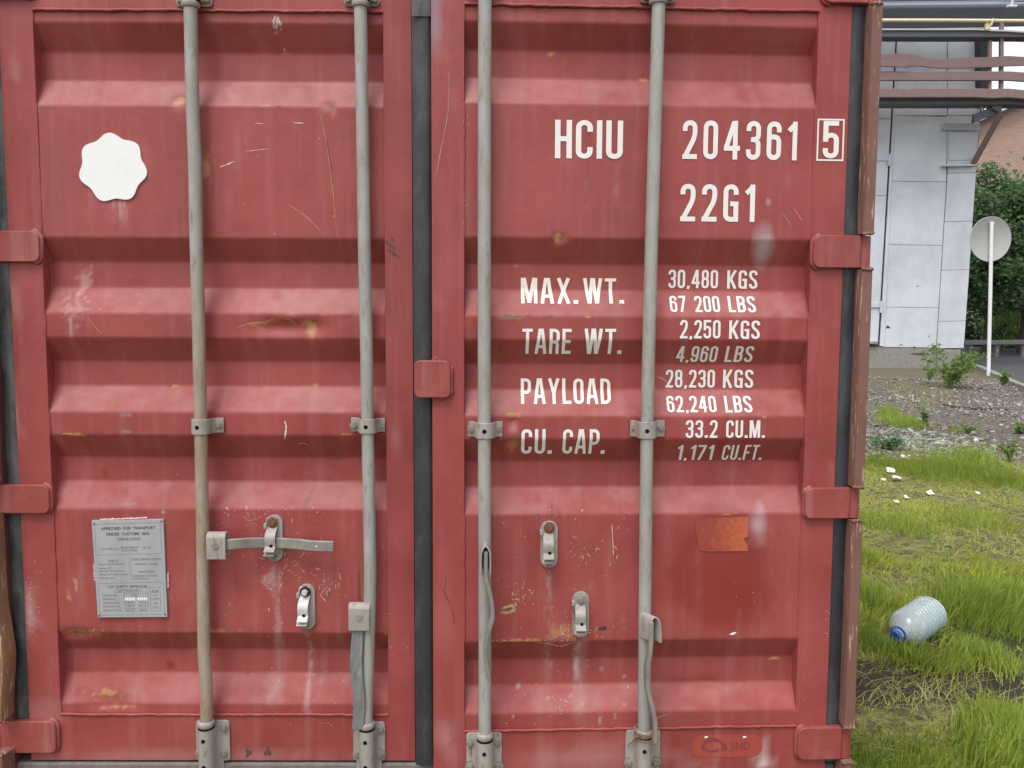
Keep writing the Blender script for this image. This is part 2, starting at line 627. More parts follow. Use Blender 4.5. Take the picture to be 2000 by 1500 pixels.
def wear_left(w):
    fold_rust(w, 120, 740, rowsL, 26, 5)
    w.blob(168, 545, 13, 28, PALE, .55, .7, 1.1, 90, -25, 4)          # chalk marks on the left
    w.blob(150, 600, 26, 32, PALE, .42, .8, 1.3, 90, 20, 5)
    for i, (x, y, l) in enumerate([(135, 620, 60), (150, 625, 45), (178, 610, 40)]):
        w.streak(x, y, y + l, 4, PALE, .6, 10 + i)
    for x in (205, 218, 232, 242):                                    # drips below the seal
        w.streak(x, 392, 440 + (x % 7) * 4, 4, (.52, .38, .38), .55, x)
    w.blob(402, 325, 9, 24, OCHRE, .65, .5, .5, 60, 0, 6)
    w.blob(400, 310, 5, 10, RUST, .7, .5, .4, 80, 0, 7)
    w.blob(350, 198, 12, 12, OCHRE, .7, .6, .8, 90, 0, 8)
    w.blob(645, 208, 12, 5, DARK, .9, .4, .5, 90, 0, 9)
    w.blob(545, 208, 8, 4, DARK, .7, .4, .5, 90, 0, 10)
    w.streak(650, 208, 235, 6, OCHRE, .5, 11)
    w.blob(505, 632, 50, 3, OCHRE, .5, .6, .9, 80, 8, 12)            # creased dent
    w.blob(560, 627, 26, 3, RUST, .6, .5, .9, 80, -22, 13)
    w.blob(608, 642, 18, 17, OCHRE, .55, .8, .9, 60, 0, 14)
    w.blob(612, 628, 10, 5, DARK, .7, .5, .7, 80, 20, 15)
    w.blob(150, 849, 28, 3, OCHRE, .9, .5, .7, 60, 0, 16)
    w.blob(218, 800, 3, 16, RUST, .8, .5, .4, 80, 0, 17)
    w.blob(245, 810, 14, 5, (.22, .18, .17), .7, .4, .5, 80, 0, 18)
    w.blob(248, 843, 12, 4, (.24, .2, .19), .7, .4, .5, 80, 0, 19)
    w.blob(252, 985, 20, 5, (.25, .16, .14), .6, .7, .7, 60, 0, 20)
    w.blob(605, 970, 7, 26, DARK, .4, .8, .9, 70, -25, 21)
    w.blob(205, 925, 10, 16, DEEPRED, .6, .8, .4, 40, 0, 22)
    w.blob(165, 1236, 44, 7, OCHRE, .7, .7, 1.1, 90, 0, 23)           # rust at the lower recess
    w.blob(150, 1238, 26, 6, RUST, .8, .5, .8, 80, 0, 24)
    w.blob(135, 1165, 3, 16, OCHRE, .9, .5, .6, 90, 5, 25)
    w.blob(148, 1140, 3, 18, PALE, .6, .5, .6, 90, 8, 26)
    w.blob(215, 1360, 44, 10, RUST, .55, .9, .8, 50, 0, 27)
    w.blob(205, 1355, 30, 7, OCHRE, .55, .5, 1.3, 110, 0, 28)
    w.blob(240, 1382, 40, 4, OCHRE, .6, .6, 1.1, 90, 3, 29)
    w.blob(335, 1300, 16, 14, DEEPRED, .8, .6, .5, 50, 0, 30)
    w.blob(528, 1132, 22, 15, GREYDUST, .4, .4, 1.3, 110, 25, 31)      # smudge under the upper keeper
    w.streak(535, 1092, 1420, 10, GREYDUST, .42, 32)
    w.streak(545, 1100, 1330, 6, PALE, .45, 33)
    w.streak(600, 1228, 1400, 5, (.50, .40, .38), .65, 34)
    w.streak(608, 1290, 1425, 11, GREYDUST, .45, 35)
    w.blob(535, 1345, 24, 36, GREYDUST, .35, 1.0, .6, 40, 0, 36)
    w.blob(430, 1232, 40, 6, OCHRE, .6, .8, 1.1, 60, 0, 37)
    w.blob(640, 1165, 6, 16, DARK, .55, .7, .9, 70, -15, 38)
    w.blob(706, 1130, 4, 60, RUST, .85, .4, .6, 50, 0, 39)            # rubbed line beside the second bar
    w.blob(702, 1150, 3, 40, (.09, .03, .03), .7, .4, .5, 60, 0, 40)
    w.blob(541, 46, 6, 10, (.62, .50, .50), .7, .5, 1.6, 150, 0, 42)
    w.blob(320, 1000, 3, 5, (.6, .5, .48), .6, .5, .6, 100, 0, 43)
    for i in range(16):
        x = random.uniform(140, 740)
        w.streak(x, random.uniform(1000, 1290), random.uniform(1330, 1395), random.uniform(4, 13), GREYDUST, random.uniform(.06, .17), 60 + i)
    for i in range(12):
        w.streak(random.uniform(120, 740), random.uniform(215, 330), random.uniform(380, 470), random.uniform(3, 9), PALE, random.uniform(.08, .2), 90 + i)


def wear_right(w):
    fold_rust(w, 925, 1540, rowsR, 22, 6)
    w.blob(1491, 480, 26, 52, SPRAY, .8, 1.3, .25, 40, 4, 4)         # grey overspray
    w.blob(1480, 1030, 25, 54, SPRAY, .8, 1.3, .25, 40, -3, 5)
    w.blob(1400, 1120, 130, 140, DEEPRED, .75, .35, .16, 14, 0, 6)    # deep red where something was stuck
    w.blob(1450, 1180, 90, 70, DEEPRED, .5, .5, .2, 16, 0, 7)
    w.blob(1480, 1345, 24, 28, (.30, .06, .055), .6, .25, .2, 30, 0, 8)
    w.streak(1145, 180, 500, 5, (.20, .045, .055), .75, 9)            # dark runs beside the prefix
    w.blob(1150, 185, 32, 12, (.22, .08, .08), .4, .7, .8, 60, 0, 10)
    w.streak(1185, 185, 250, 4, (.2, .05, .06), .6, 11)
    w.streak(1205, 320, 420, 6, PALE, .3, 12)
    w.blob(1090, 463, 8, 10, OCHRE, .9, .5, .7, 90, 0, 13)
    w.blob(1100, 468, 14, 9, (.45, .2, .16), .5, .8, .7, 60, 0, 14)
    w.blob(1000, 619, 40, 5, (.26, .15, .08), .85, .6, .9, 70, 0, 15)
    w.blob(1010, 617, 30, 3, DARK, .7, .5, .9, 90, 0, 16)
    w.blob(1075, 619, 18, 3, DARK, .8, .5, .9, 90, 0, 17)
    w.blob(1002, 812, 13, 13, OCHRE, .65, .7, 1.0, 70, 0, 18)         # dent beside CU. CAP.
    w.blob(1005, 835, 8, 28, PALE, .3, .9, .8, 60, 0, 19)
    w.blob(1003, 866, 12, 14, OCHRE, .5, .8, 1.0, 80, 0, 20)
    w.streak(1073, 1108, 1380, 12, GREYDUST, .5, 21)
    w.streak(1133, 1244, 1420, 15, GREYDUST, .55, 22)
    w.streak(1128, 1280, 1360, 5, (.6, .55, .53), .5, 23)
    w.blob(1078, 1000, 3, 16, DARK, .7, .5, .7, 80, 0, 24)
    w.blob(1092, 1002, 3, 12, DARK, .7, .5, .7, 80, 0, 25)
    w.blob(1205, 1100, 6, 26, (.20, .075, .05), .7, .6, .9, 70, -25, 26)
    w.blob(992, 1190, 18, 8, (.50, .36, .18), 1, .2, .5, 90, 12, 27)  # bare patch
    w.blob(992, 1190, 13, 4, (.16, .075, .05), 1, .3, .5, 100, 12, 28)
    w.blob(1178, 1228, 14, 4, (.06, .025, .03), .95, .3, .6, 100, 0, 29)
    w.blob(1100, 1235, 26, 16, OCHRE, .5, .9, 1.2, 90, 0, 30)
    w.blob(1010, 1251, 50, 3, OCHRE, .7, .5, .9, 90, 0, 31)
    w.blob(1270, 1090, 8, 100, (.30, .11, .08), .4, .8, .5, 30, 0, 32)
    w.blob(1500, 395, 6, 9, PALE, .55, .5, .5, 90, 15, 33)
    w.streak(913, 1330, 1390, 3, (.08, .03, .03), .7, 34)
    for i in range(14):
        x = random.uniform(960, 1540)
        w.streak(x, random.uniform(1020, 1290), random.uniform(1340, 1415), random.uniform(4, 12), GREYDUST, random.uniform(.05, .15), 60 + i)
    for i in range(10):
        w.streak(random.uniform(960, 1560), random.uniform(220, 350), random.uniform(400, 470), random.uniform(3, 9), PALE, random.uniform(.06, .16), 90 + i)
    for i in range(14):
        w.blob(random.uniform(960, 1220), random.uniform(1290, 1410), random.uniform(3, 7), random.uniform(3, 9), (.50, .36, .33), random.uniform(.2, .6), .8, 1.1, 120, 0, 120 + i)


def panel_dents(d, U, V, left):
    w = .0022 * fbm(U * 4, V * 3, 21) + .0008 * fbm(U * 14, V * 11, 22)
    def dent(x, y, ru, rv, a):
        u, v = d.fr.on(x, y, d.prof)
        return a * np.exp(-((U - u) / ru) ** 2 - ((V - v) / rv) ** 2)
    if left:
        w += dent(545, 640, .07, .022, -.012) + dent(570, 620, .03, .014, .006) + dent(612, 640, .03, .025, -.010)
        w += dent(215, 1375, .07, .02, -.010) + dent(150, 1238, .05, .015, -.010) + dent(352, 200, .025, .02, -.006) + dent(640, 207, .02, .012, -.005)
    else:
        w += dent(1000, 825, .02, .02, -.009) + dent(1002, 868, .02, .02, -.007) + dent(1330, 1345, .03, .02, -.006) + dent(1380, 1340, .04, .02, -.007) + dent(1090, 466, .014, .012, -.006)
    return w


def make_panel(d, left, parent):
    du = .006
    us = np.linspace(d.i0 + .001, d.i1 - .001, int((d.i1 - d.i0) / du))
    vs = np.unique(np.concatenate([np.linspace(d.v_lo, d.v_hi, int((d.v_hi - d.v_lo) / .004))]))
    U, V = np.meshgrid(us, vs)
    nU, nV = len(us), len(vs)
    U, V = U.ravel(), V.ravel()
    Wd = d.prof(V) + panel_dents(d, U, V, left)
    P = np.stack([U, -Wd, V], 1)
    idx = np.arange(nU * nV).reshape(nV, nU)
    Q = np.stack([idx[:-1, :-1], idx[:-1, 1:], idx[1:, 1:], idx[1:, :-1]], -1).reshape(-1, 4)
    me = raw_mesh('corrugated_panel', P, Q, M['red'], 180)
    w = Wear(U, V, d)
    slope = np.gradient(d.prof(vs), vs)                     # upward ledges tinted paler: settled dust plus sky sheen painted into the colour
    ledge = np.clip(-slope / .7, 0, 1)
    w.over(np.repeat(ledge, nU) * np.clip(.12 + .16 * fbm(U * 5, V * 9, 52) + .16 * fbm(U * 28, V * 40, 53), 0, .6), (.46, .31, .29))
    w.over(np.clip(.45 * fbm(U * 2.2, V * 1.6, 54) - .10, 0, .3), (.40, .17, .175))
    w.over(np.clip(.5 * fbm(U * 3.1, V * 1.1, 57) - .12, 0, .3), (.235, .075, .06))
    (wear_left if left else wear_right)(w)
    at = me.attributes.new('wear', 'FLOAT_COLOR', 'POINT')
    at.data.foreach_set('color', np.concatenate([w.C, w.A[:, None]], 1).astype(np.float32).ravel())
    return obj('corrugated_panel', me, parent)


def make_door(d, left):
    # frame: one ring of hollow section with the panel let into it
    bm = bmesh.new()
    o4 = [(d.u0, d.zb), (d.u1, d.zb), (d.u1, d.zt), (d.u0, d.zt)]
    i4 = [(d.i0, d.v_lo), (d.i1, d.v_lo), (d.i1, d.v_hi), (d.i0, d.v_hi)]
    V = {}
    for k, (po, pi) in enumerate(zip(o4, i4)):
        for w in (0, 1):
            V['o', k, w] = bm.verts.new((po[0], 0 if w else .055, po[1]))
            V['i', k, w] = bm.verts.new((pi[0], 0 if w else .055, pi[1]))
    for k in range(4):
        n = (k + 1) % 4
        bm.faces.new([V['o', k, 1], V['o', n, 1], V['i', n, 1], V['i', k, 1]])
        bm.faces.new([V['o', n, 0], V['o', k, 0], V['i', k, 0], V['i', n, 0]])
        bm.faces.new([V['o', k, 0], V['o', n, 0], V['o', n, 1], V['o', k, 1]])
        bm.faces.new([V['i', n, 0], V['i', k, 0], V['i', k, 1], V['i', n, 1]])
    bmesh.ops.recalc_face_normals(bm, faces=bm.faces)
    for x in np.arange(d.u0 + .012, d.u1, .024):
        bmesh.ops.bisect_plane(bm, geom=bm.verts[:] + bm.edges[:] + bm.faces[:], plane_co=(x, 0, 0), plane_no=(1, 0, 0))
    for z in np.arange(d.zb + .015, d.zt, .03):
        bmesh.ops.bisect_plane(bm, geom=bm.verts[:] + bm.edges[:] + bm.faces[:], plane_co=(0, 0, z), plane_no=(0, 0, 1))
    for vt in bm.verts:                          # slight hand-bent unevenness
        vt.co.y += .0012 * mnoise.noise(Vector((vt.co.x * 4, 0, vt.co.z * 5 + left * 9)))
    me = bpy.data.meshes.new('door')
    bm.to_mesh(me)
    bm.free()
    me.materials.append(M['red'])
    me.polygons.foreach_set('use_smooth', [True] * len(me.polygons))
    me.set_sharp_from_angle(angle=rad(35))
    co = np.zeros(len(me.vertices) * 3)
    me.vertices.foreach_get('co', co)
    co = co.reshape(-1, 3)
    w = Wear(co[:, 0], co[:, 2], d)
    if left:
        for i in range(16):
            w.blob(random.choice((random.uniform(20, 95), random.uniform(760, 800))), random.uniform(40, 1400), random.uniform(5, 14), random.uniform(15, 60), random.choice((PALE, DARK, DEEPRED)), random.uniform(.12, .32), 1, .9, 40, 0, 300 + i)
        w.blob(60, 1190, 16, 70, (.55, .44, .43), .4, .9, 1.0, 60, 0, 3)
        w.blob(80, 1390, 60, 40, (.42, .2, .19), .45, .9, .6, 30, 0, 4)
        w.blob(420, 1478, 400, 16, (.40, .2, .19), .5, 1, .6, 30, 0, 5)
        w.blob(770, 490, 16, 26, (.16, .04, .045), .6, .6, .8, 60, 0, 6)
        w.blob(705, 25, 10, 10, (.6, .5, .52), .5, .8, .9, 60, 0, 7)
    else:
        for i in range(16):
            w.blob(random.choice((random.uniform(850, 900), random.uniform(1570, 1625))), random.uniform(40, 1400), random.uniform(5, 14), random.uniform(15, 60), random.choice((PALE, DARK, DEEPRED)), random.uniform(.12, .32), 1, .9, 40, 0, 330 + i)
        w.blob(850, 10, 18, 120, (.24, .22, .26), .75, 1.0, .35, 30, 0, 3)
        w.blob(1487, 1482, 26, 34, (.58, .55, .55), .85, 1.1, .6, 60, 0, 4)
        w.blob(1380, 1492, 26, 18, (.45, .32, .31), .5, 1, .9, 60, 0, 5)
        w.blob(1150, 1480, 260, 40, (.40, .21, .20), .5, 1, .7, 20, 0, 6)
        w.blob(870, 1200, 20, 100, (.36, .12, .10), .5, .9, .8, 20, 0, 7)
        w.blob(872, 1440, 28, 60, (.45, .25, .24), .5, .9, .7, 20, 0, 8)
        w.blob(885, 1420, 10, 26, (.14, .06, .06), .5, .8, .9, 50, 0, 9)
    at = me.attributes.new('wear', 'FLOAT_COLOR', 'POINT')
    at.data.foreach_set('color', np.concatenate([w.C, w.A[:, None]], 1).astype(np.float32).ravel())
    o = obj('door', me, root, d.m)
    b = o.modifiers.new('bevel', 'BEVEL')
    b.width, b.segments, b.limit_method, b.angle_limit = .006, 3, 'ANGLE', rad(40)
    make_panel(d, left, o)
    # back sheet so that the door is solid
    MB().box((d.u0 + .01, .057, d.zb + .01), (d.u1 - .01, .066, d.zt - .01)).build('lining', M['interior'], o)
    # weld beads: along the top and bottom of the panel and down both sides
    def bead(pts, r):
        MB().tube(pts, r, 6).build('weld_bead', M['red_plain'], o, smooth=80)
    for v in (d.v_lo, d.v_hi):
        n = 70
        pts = [(d.i0 + (d.i1 - d.i0) * k / n, -.0005 - .0015 * random.random(), v + random.uniform(-.0012, .0012) + .002 * mnoise.noise(Vector((k * .2, v * 9, left)))) for k in range(n + 1)]
        bead(pts, [.0042 * (1 + .35 * mnoise.noise(Vector((k * .7, v * 3, 2)))) for k in range(n + 1)])
    for u in (d.i0, d.i1):
        pts, rs = [], []
        for k in range(150):
            v = d.v_lo + (d.v_hi - d.v_lo) * k / 149
            pts.append((u + random.uniform(-.0008, .0008), -float(d.prof(v)) - .001, v))
            rs.append(.0026 * (1 + .5 * mnoise.noise(Vector((k * .6, u * 5, 1)))))
        bead(pts, rs)
    return o


door_left = make_door(DL, True)
door_right = make_door(DR, False)

# ---- gaskets (black rubber), one down the middle and one beside each post
def gasket(parent, pts, mat, z0=.17, z1=2.42, amp=.0015):
    """cross-section pts (x,y) run up the door, slightly wavy"""
    n, k = 60, len(pts)
    V, Fs = [], []
    for i in range(n + 1):
        z = z0 + (z1 - z0) * i / n
        for j, (x, y) in enumerate(pts):
            V.append((x + amp * mnoise.noise(Vector((j * .3, z * 5, 1))), y + amp * mnoise.noise(Vector((z * 7, j * .3, 5))), z))
    for i in range(n):
        for j in range(k):
            Fs.append((i * k + j, i * k + (j + 1) % k, (i + 1) * k + (j + 1) % k, (i + 1) * k + j))
    Fs += [tuple(range(k))[::-1], tuple(n * k + j for j in range(k))]
    m = MB().add(V, Fs)
    return m.build('gasket', mat, parent, smooth=50)


_u = DR.u0
gasket(door_right, [(_u - .0535, .058), (_u - .0535, .066), (_u - .002, .066), (_u - .002, .020), (_u - .010, .014), (_u - .030, .016), (_u - .0505, .026)], M['rubber'])
e = DR.u1
gasket(door_right, [(e + .001, .05), (e + .001, .004), (e + .012, .000), (e + .035, .003), (e + .052, .014), (e + .062, .032), (e + .062, .05)], M['rubber'])
gasket(door_left, [(-.001, .05), (-.001, .006), (-.012, .002), (-.035, .004), (-.050, .014), (-.061, .03), (-.061, .05)], M['rubber_dusty'])
# flap of loose rubber at the top of the middle strip
MB().sweep([(_u - .026, .013, 2.19), (_u - .026, .009, 2.24), (_u - .026, .012, 2.30)], (1, 0, 0), .0245, .003).build('rubber_flap', M['rubber_dusty'], door_right)
MB().sweep([(_u - .028, .012, 2.302), (_u - .028, .009, 2.345), (_u - .028, .012, 2.40)], (1, 0, 0), .0245, .003).build('rubber_flap', M['rubber_dusty'], door_right)


# ---- corner posts
def flange(side, z0, z1, name, mat, x_in, x_out, y_f, bulge=None):
    n = max(6, int((z1 - z0) / .03))
    secs = [(0, .05), (0, .006), (.12, 0), (.88, 0), (1, .006), (1, .05)]
    V, Fs = [], []
    k = len(secs)
    for i in range(n + 1):
        z = z0 + (z1 - z0) * i / n
        nb = bulge(z) if bulge else 0
        for a, dy in secs:
            x = x_in * (1 - a) + x_out * a
            x += side * .0015 * mnoise.noise(Vector((a * 2, z * 6, side * 4))) - side * nb * (1 - a * .6)
            y = y_f + dy + .002 * mnoise.noise(Vector((a, z * 5, 9))) - nb * .3
            V.append((x, y, z))
    for i in range(n):
        for j in range(k):
            Fs.append((i * k + j, i * k + (j + 1) % k, (i + 1) * k + (j + 1) % k, (i + 1) * k + j))
    Fs += [tuple(range(k))[::-1], tuple(n * k + j for j in range(k))]
    return MB().add(V, Fs)


def zrow(x, y, Y=-.06):
    return float(onY(x, y, Y)[2])


hinge_rows_R = [(459, 523), (954, 1014), (1423, 1486)]
hinge_rows_L = [(450, 511), (948, 1004), (1411, 1473)]
ZR = [(zrow(1690, b), zrow(1690, a)) for a, b in hinge_rows_R] + [(zrow(1690, 4), zrow(1690, -58))]
ZL = [(zrow(30, b), zrow(30, a)) for a, b in hinge_rows_L] + [(zrow(30, -8), zrow(30, -68))]
X_IN = float(np.mean([onY(x, y, -.064)[0] for x, y in ((1689, 430), (1682, 600), (1664, 930), (1651, 1290))]))
X_OUT = float(np.mean([onY(x, y, -.064)[0] for x, y in ((1712, 430), (1706, 600), (1687, 930), (1675, 1290))]))
for side, Z, mat in ((1, ZR, M['post']), (-1, ZL, M['post'])):
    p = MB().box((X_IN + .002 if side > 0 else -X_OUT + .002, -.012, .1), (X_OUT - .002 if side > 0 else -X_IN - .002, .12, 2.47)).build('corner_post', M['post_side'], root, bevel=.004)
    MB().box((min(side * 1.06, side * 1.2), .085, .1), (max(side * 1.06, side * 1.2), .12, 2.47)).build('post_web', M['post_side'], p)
    edges = [.12] + [z for ab in sorted(Z) for z in ab] + [2.46]
    for i in range(0, len(edges), 2):
        a, b = edges[i] + .004, edges[i + 1] - .004
        if b - a < .02:
            continue
        bl = None
        mm = mat
        if side < 0 and i == 2:
            zb = zrow(20, 1290, -.07)
            bl = lambda z, zb=zb: .021 * math.exp(-((z - zb) / .11) ** 2)
            mm = M['post_yellow']
        f_ = flange(side, a, b, 'post_flange', mm, side * X_IN, side * X_OUT, -.064, bl)
        f_.build('post_flange', mm, p, smooth=50)
        for zz in (a, b):                        # ragged welded ends
            MB().tube([(side * (X_IN + .001 + (X_OUT - X_IN - .004) * k / 6), -.063 + random.uniform(-.002, .002), zz + random.uniform(-.002, .002)) for k in range(7)],
                      [.005 * random.uniform(.7, 1.3) for _ in range(7)], 6).build('weld_bead', M['post'], p, smooth=80)


# ---- hinges
def hinge(d, door, x_end, rows, side, xpin, label=None):
    fr = d.fr
    ym = (rows[0] + rows[1]) / 2
    ue = fr.px(x_end, ym, .02)[0]
    up = fr.px(xpin, ym, .02)[0]
    v1, v0 = fr.px((x_end + xpin) / 2, rows[0], .02)[1], fr.px((x_end + xpin) / 2, rows[1], .02)[1]
    r = .019
    poly = []
    a, b = (ue, up) if side > 0 else (up, ue)
    full = rounded(a, v0, b, v1, r)
    n = 6
    # square off the pin end
    if side > 0:
        poly = [(b, v1)] + full[n:3 * n] + [(b, v0)]
    else:
        poly = full[:n] + [(a, v1), (a, v0)] + full[3 * n:]
    h = MB().prism(poly, -.002, .016).build('hinge', M['red_trim'], door, bevel=.0025)
    # fillet weld round the rounded end
    ends = full[n:3 * n] if side > 0 else full[3 * n:] + full[:n]
    pts = [(u + random.uniform(-.001, .001), -.003, v + random.uniform(-.001, .001)) for u, v in ends]
    MB().tube(pts, [.0065 * random.uniform(.8, 1.2) for _ in pts], 7).build('weld_bead', M['red_trim'], h, smooth=80)
    uc = b if side > 0 else a
    MB().tube([(uc + side * .015, .006, v0 + .001), (uc + side * .015, .006, v1 - .001)], .0195, 16).build('hinge_barrel', M['red_trim'], h)
    return h


for rw, xe, xp in zip(hinge_rows_R + [(-58, 4)], (1591, 1574, 1560, 1612), (1683, 1661, 1645, 1700)):
    hinge(DR, door_right, xe, rw, 1, xp)
for rw, xe in zip(hinge_rows_L + [(-68, -8)], (74, 94, 107, 60)):
    hinge(DL, door_left, xe, rw, -1, xe - 108)

# ---- square red plate over the middle gap
u0, v1 = RIGHT.px(809, 704, .015)
u1, v0 = RIGHT.px(880, 777, .015)
lp = MB().prism(rounded(u0, v0, u1, v1, .014, 3), .002, .016).build('lap_plate', M['red_trim'], door_right, bevel=.0025)
pts = [(u + random.uniform(-.001, .001), -.002, v) for u, v in rounded(u1 - .05, v0 - .003, u1 + .003, v1 + .003, .016, 4)[:4] + []]
MB().tube([(u1 + .002, -.003, v1 - .015 - (v1 - v0 - .03) * k / 9) for k in range(10)] + [(u1 - .008, -.003, v0 + .003), (u1 - .03, -.003, v0 - .003)],
          [.006 * random.uniform(.7, 1.3) for _ in range(12)], 7).build('weld_bead', M['red_trim'], lp, smooth=80)
MB().prism([(u0 + .042, v1 - .002), (u0 + .072, v1 - .002), (u0 + .068, v1 + .006), (u0 + .058, v1 + .012), (u0 + .050, v1 + .008)], .001, .012).build('tab', M['red_trim'], lp, bevel=.002)

# ---- bolts: one mesh each kind, copied
def bolt_mesh(name, r, h, mat, washer):
    m = MB()
    hexa = [(r * math.cos(rad(60 * k + 12)), r * math.sin(rad(60 * k + 12))) for k in range(6)]
    if washer:
        m.prism([(1.45 * r * math.cos(rad(22.5 * k)), 1.45 * r * math.sin(rad(22.5 * k))) for k in range(16)], 0, .0018)
    m.prism(hexa, .0018, h)
    m.prism([(r * .7 * math.cos(rad(30 * k)), r * .7 * math.sin(rad(30 * k))) for k in range(12)], h, h + .0012)
    o = m.build(name, mat, smooth=30)
    me = o.data
    bpy.data.objects.remove(o)
    return me


BOLT = bolt_mesh('bolt', .0085, .008, M['bolt'], True)
BOLT_RUST = bolt_mesh('bolt', .0095, .007, M['rust_bolt'], True)
BOLT_SHINY = bolt_mesh('bolt', .009, .012, M['shiny'], False)
RIVET = None


def bolt(parent, u, v, w, me=BOLT, s=1.0):
    return obj('bolt', me, parent, Matrix.Translation((u, -w, v)) @ Matrix.Rotation(random.uniform(0, 1), 4, 'Y') @ Matrix.Diagonal((s, 1, s, 1)))


def disc(name, parent, u, v, w, r, mat, h=.0012):
    return MB().prism([(u + r * math.cos(rad(30 * k)), v + r * math.sin(rad(30 * k))) for k in range(12)], w, w + h).build(name, mat, parent)


# ---- the four locking bars with their fittings
BW, BR = .034, .0172
bars = [
    (DL, [(369, -70), (372, 20), (376, 200), (381, 330), (383, 450), (388, 640), (392, 830), (396, 1050), (398, 1230), (399, 1285), (403, 1345), (404, 1500)], 'bar_tan'),
    (DL, [(701, -70), (704, 20), (708, 240), (711, 450), (715, 640), (718, 830), (721, 1000), (723, 1130), (720, 1260), (716, 1400), (716, 1500)], 'bar'),
    (DR, [(947, -70), (947, 0), (946, 450), (946, 830), (947, 1150), (947, 1420), (947, 1510)], 'bar'),
    (DR, [(1288, -70), (1286, 20), (1273, 450), (1264, 830), (1260, 1150), (1258, 1420), (1257, 1510)], 'bar'),
]


def smooth_path(P, n=8):
    P = [np.array(p, float) for p in P]
    out = []
    for i in range(len(P) - 1):
        p0, p1, p2, p3 = P[max(i - 1, 0)], P[i], P[i + 1], P[min(i + 2, len(P) - 1)]
        for k in range(n):
            t = k / n
            out.append(.5 * ((2 * p1) + (-p0 + p2) * t + (2 * p0 - 5 * p1 + 4 * p2 - p3) * t * t + (-p0 + 3 * p1 - 3 * p2 + p3) * t ** 3))
    out.append(P[-1])
    return out


bar_obj = []
for d, pts, mt in bars:
    P = []
    for x, y in pts:
        u, v = d.fr.px(x, y, BW)
        P.append((u, -BW, v))
    m = MB().tube(smooth_path(P, 6), BR, 20)
    o = m.build('locking_bar', M[mt], root, d.m, smooth=60)
    bar_obj.append(o)


def strap(d, xc, xl, xr, y0, y1, bolts, lug=0):
    """pressed strap over a bar, with a bolted ear on one side or on both"""
    fr = d.fr
    y = (y0 + y1) / 2
    uc = fr.px(xc, y, BW)[0]
    vt, vb = fr.px(xc, y0, .03)[1], fr.px(xc, y1, .03)[1]
    vm, hv = (vt + vb) / 2, (vt - vb) / 2
    ul = fr.px(xl, y, .006)[0]
    ur = fr.px(xr, y, .006)[0]
    R2 = BR + .004
    arch = [(uc + R2 * math.cos(rad(a)) * 1.05, BW + (R2 * .85) * math.sin(rad(a))) for a in (180, 155, 130, 105, 90, 75, 50, 25, 0)]
    path = []
    if lug <= 0:
        path += [(ul, .0045), (uc - R2 - .012, .005), (uc - R2 - .004, .016)]
    else:
        path += [(uc - R2 * 1.02, .004), (uc - R2 * 1.05, .018)]
    path += arch
    path += [(uc + R2 + .004, .020), (uc + R2 + .012, .008), (ur, .0045)]
    m = MB().sweep([(u, -w, vm) for u, w in path], (0, 0, 1), hv * .95, .0045)
    s = m.build('bar_bracket', M['fitting'], root, d.m, smooth=40, bevel=.0012)
    for bx, by in bolts:
        u, v = fr.px(bx, by, .008)
        bolt(s, u, v, .0065)
    disc('bolt_hole', s, uc + random.uniform(-.004, 0), vm - .001, BW + R2 * .85 + .0012, .0058, M['hole'])
    return s


strap(DL, 392, 371, 437, 817, 848, [(428, 831)], 1)
strap(DL, 718, 686, 752, 817, 846, [(692, 831), (743, 831)])
strap(DR, 947, 914, 981, 824, 856, [(922, 838), (972, 838)])
strap(DR, 1264, 1231, 1298, 822, 856, [(1240, 836), (1290, 836)])


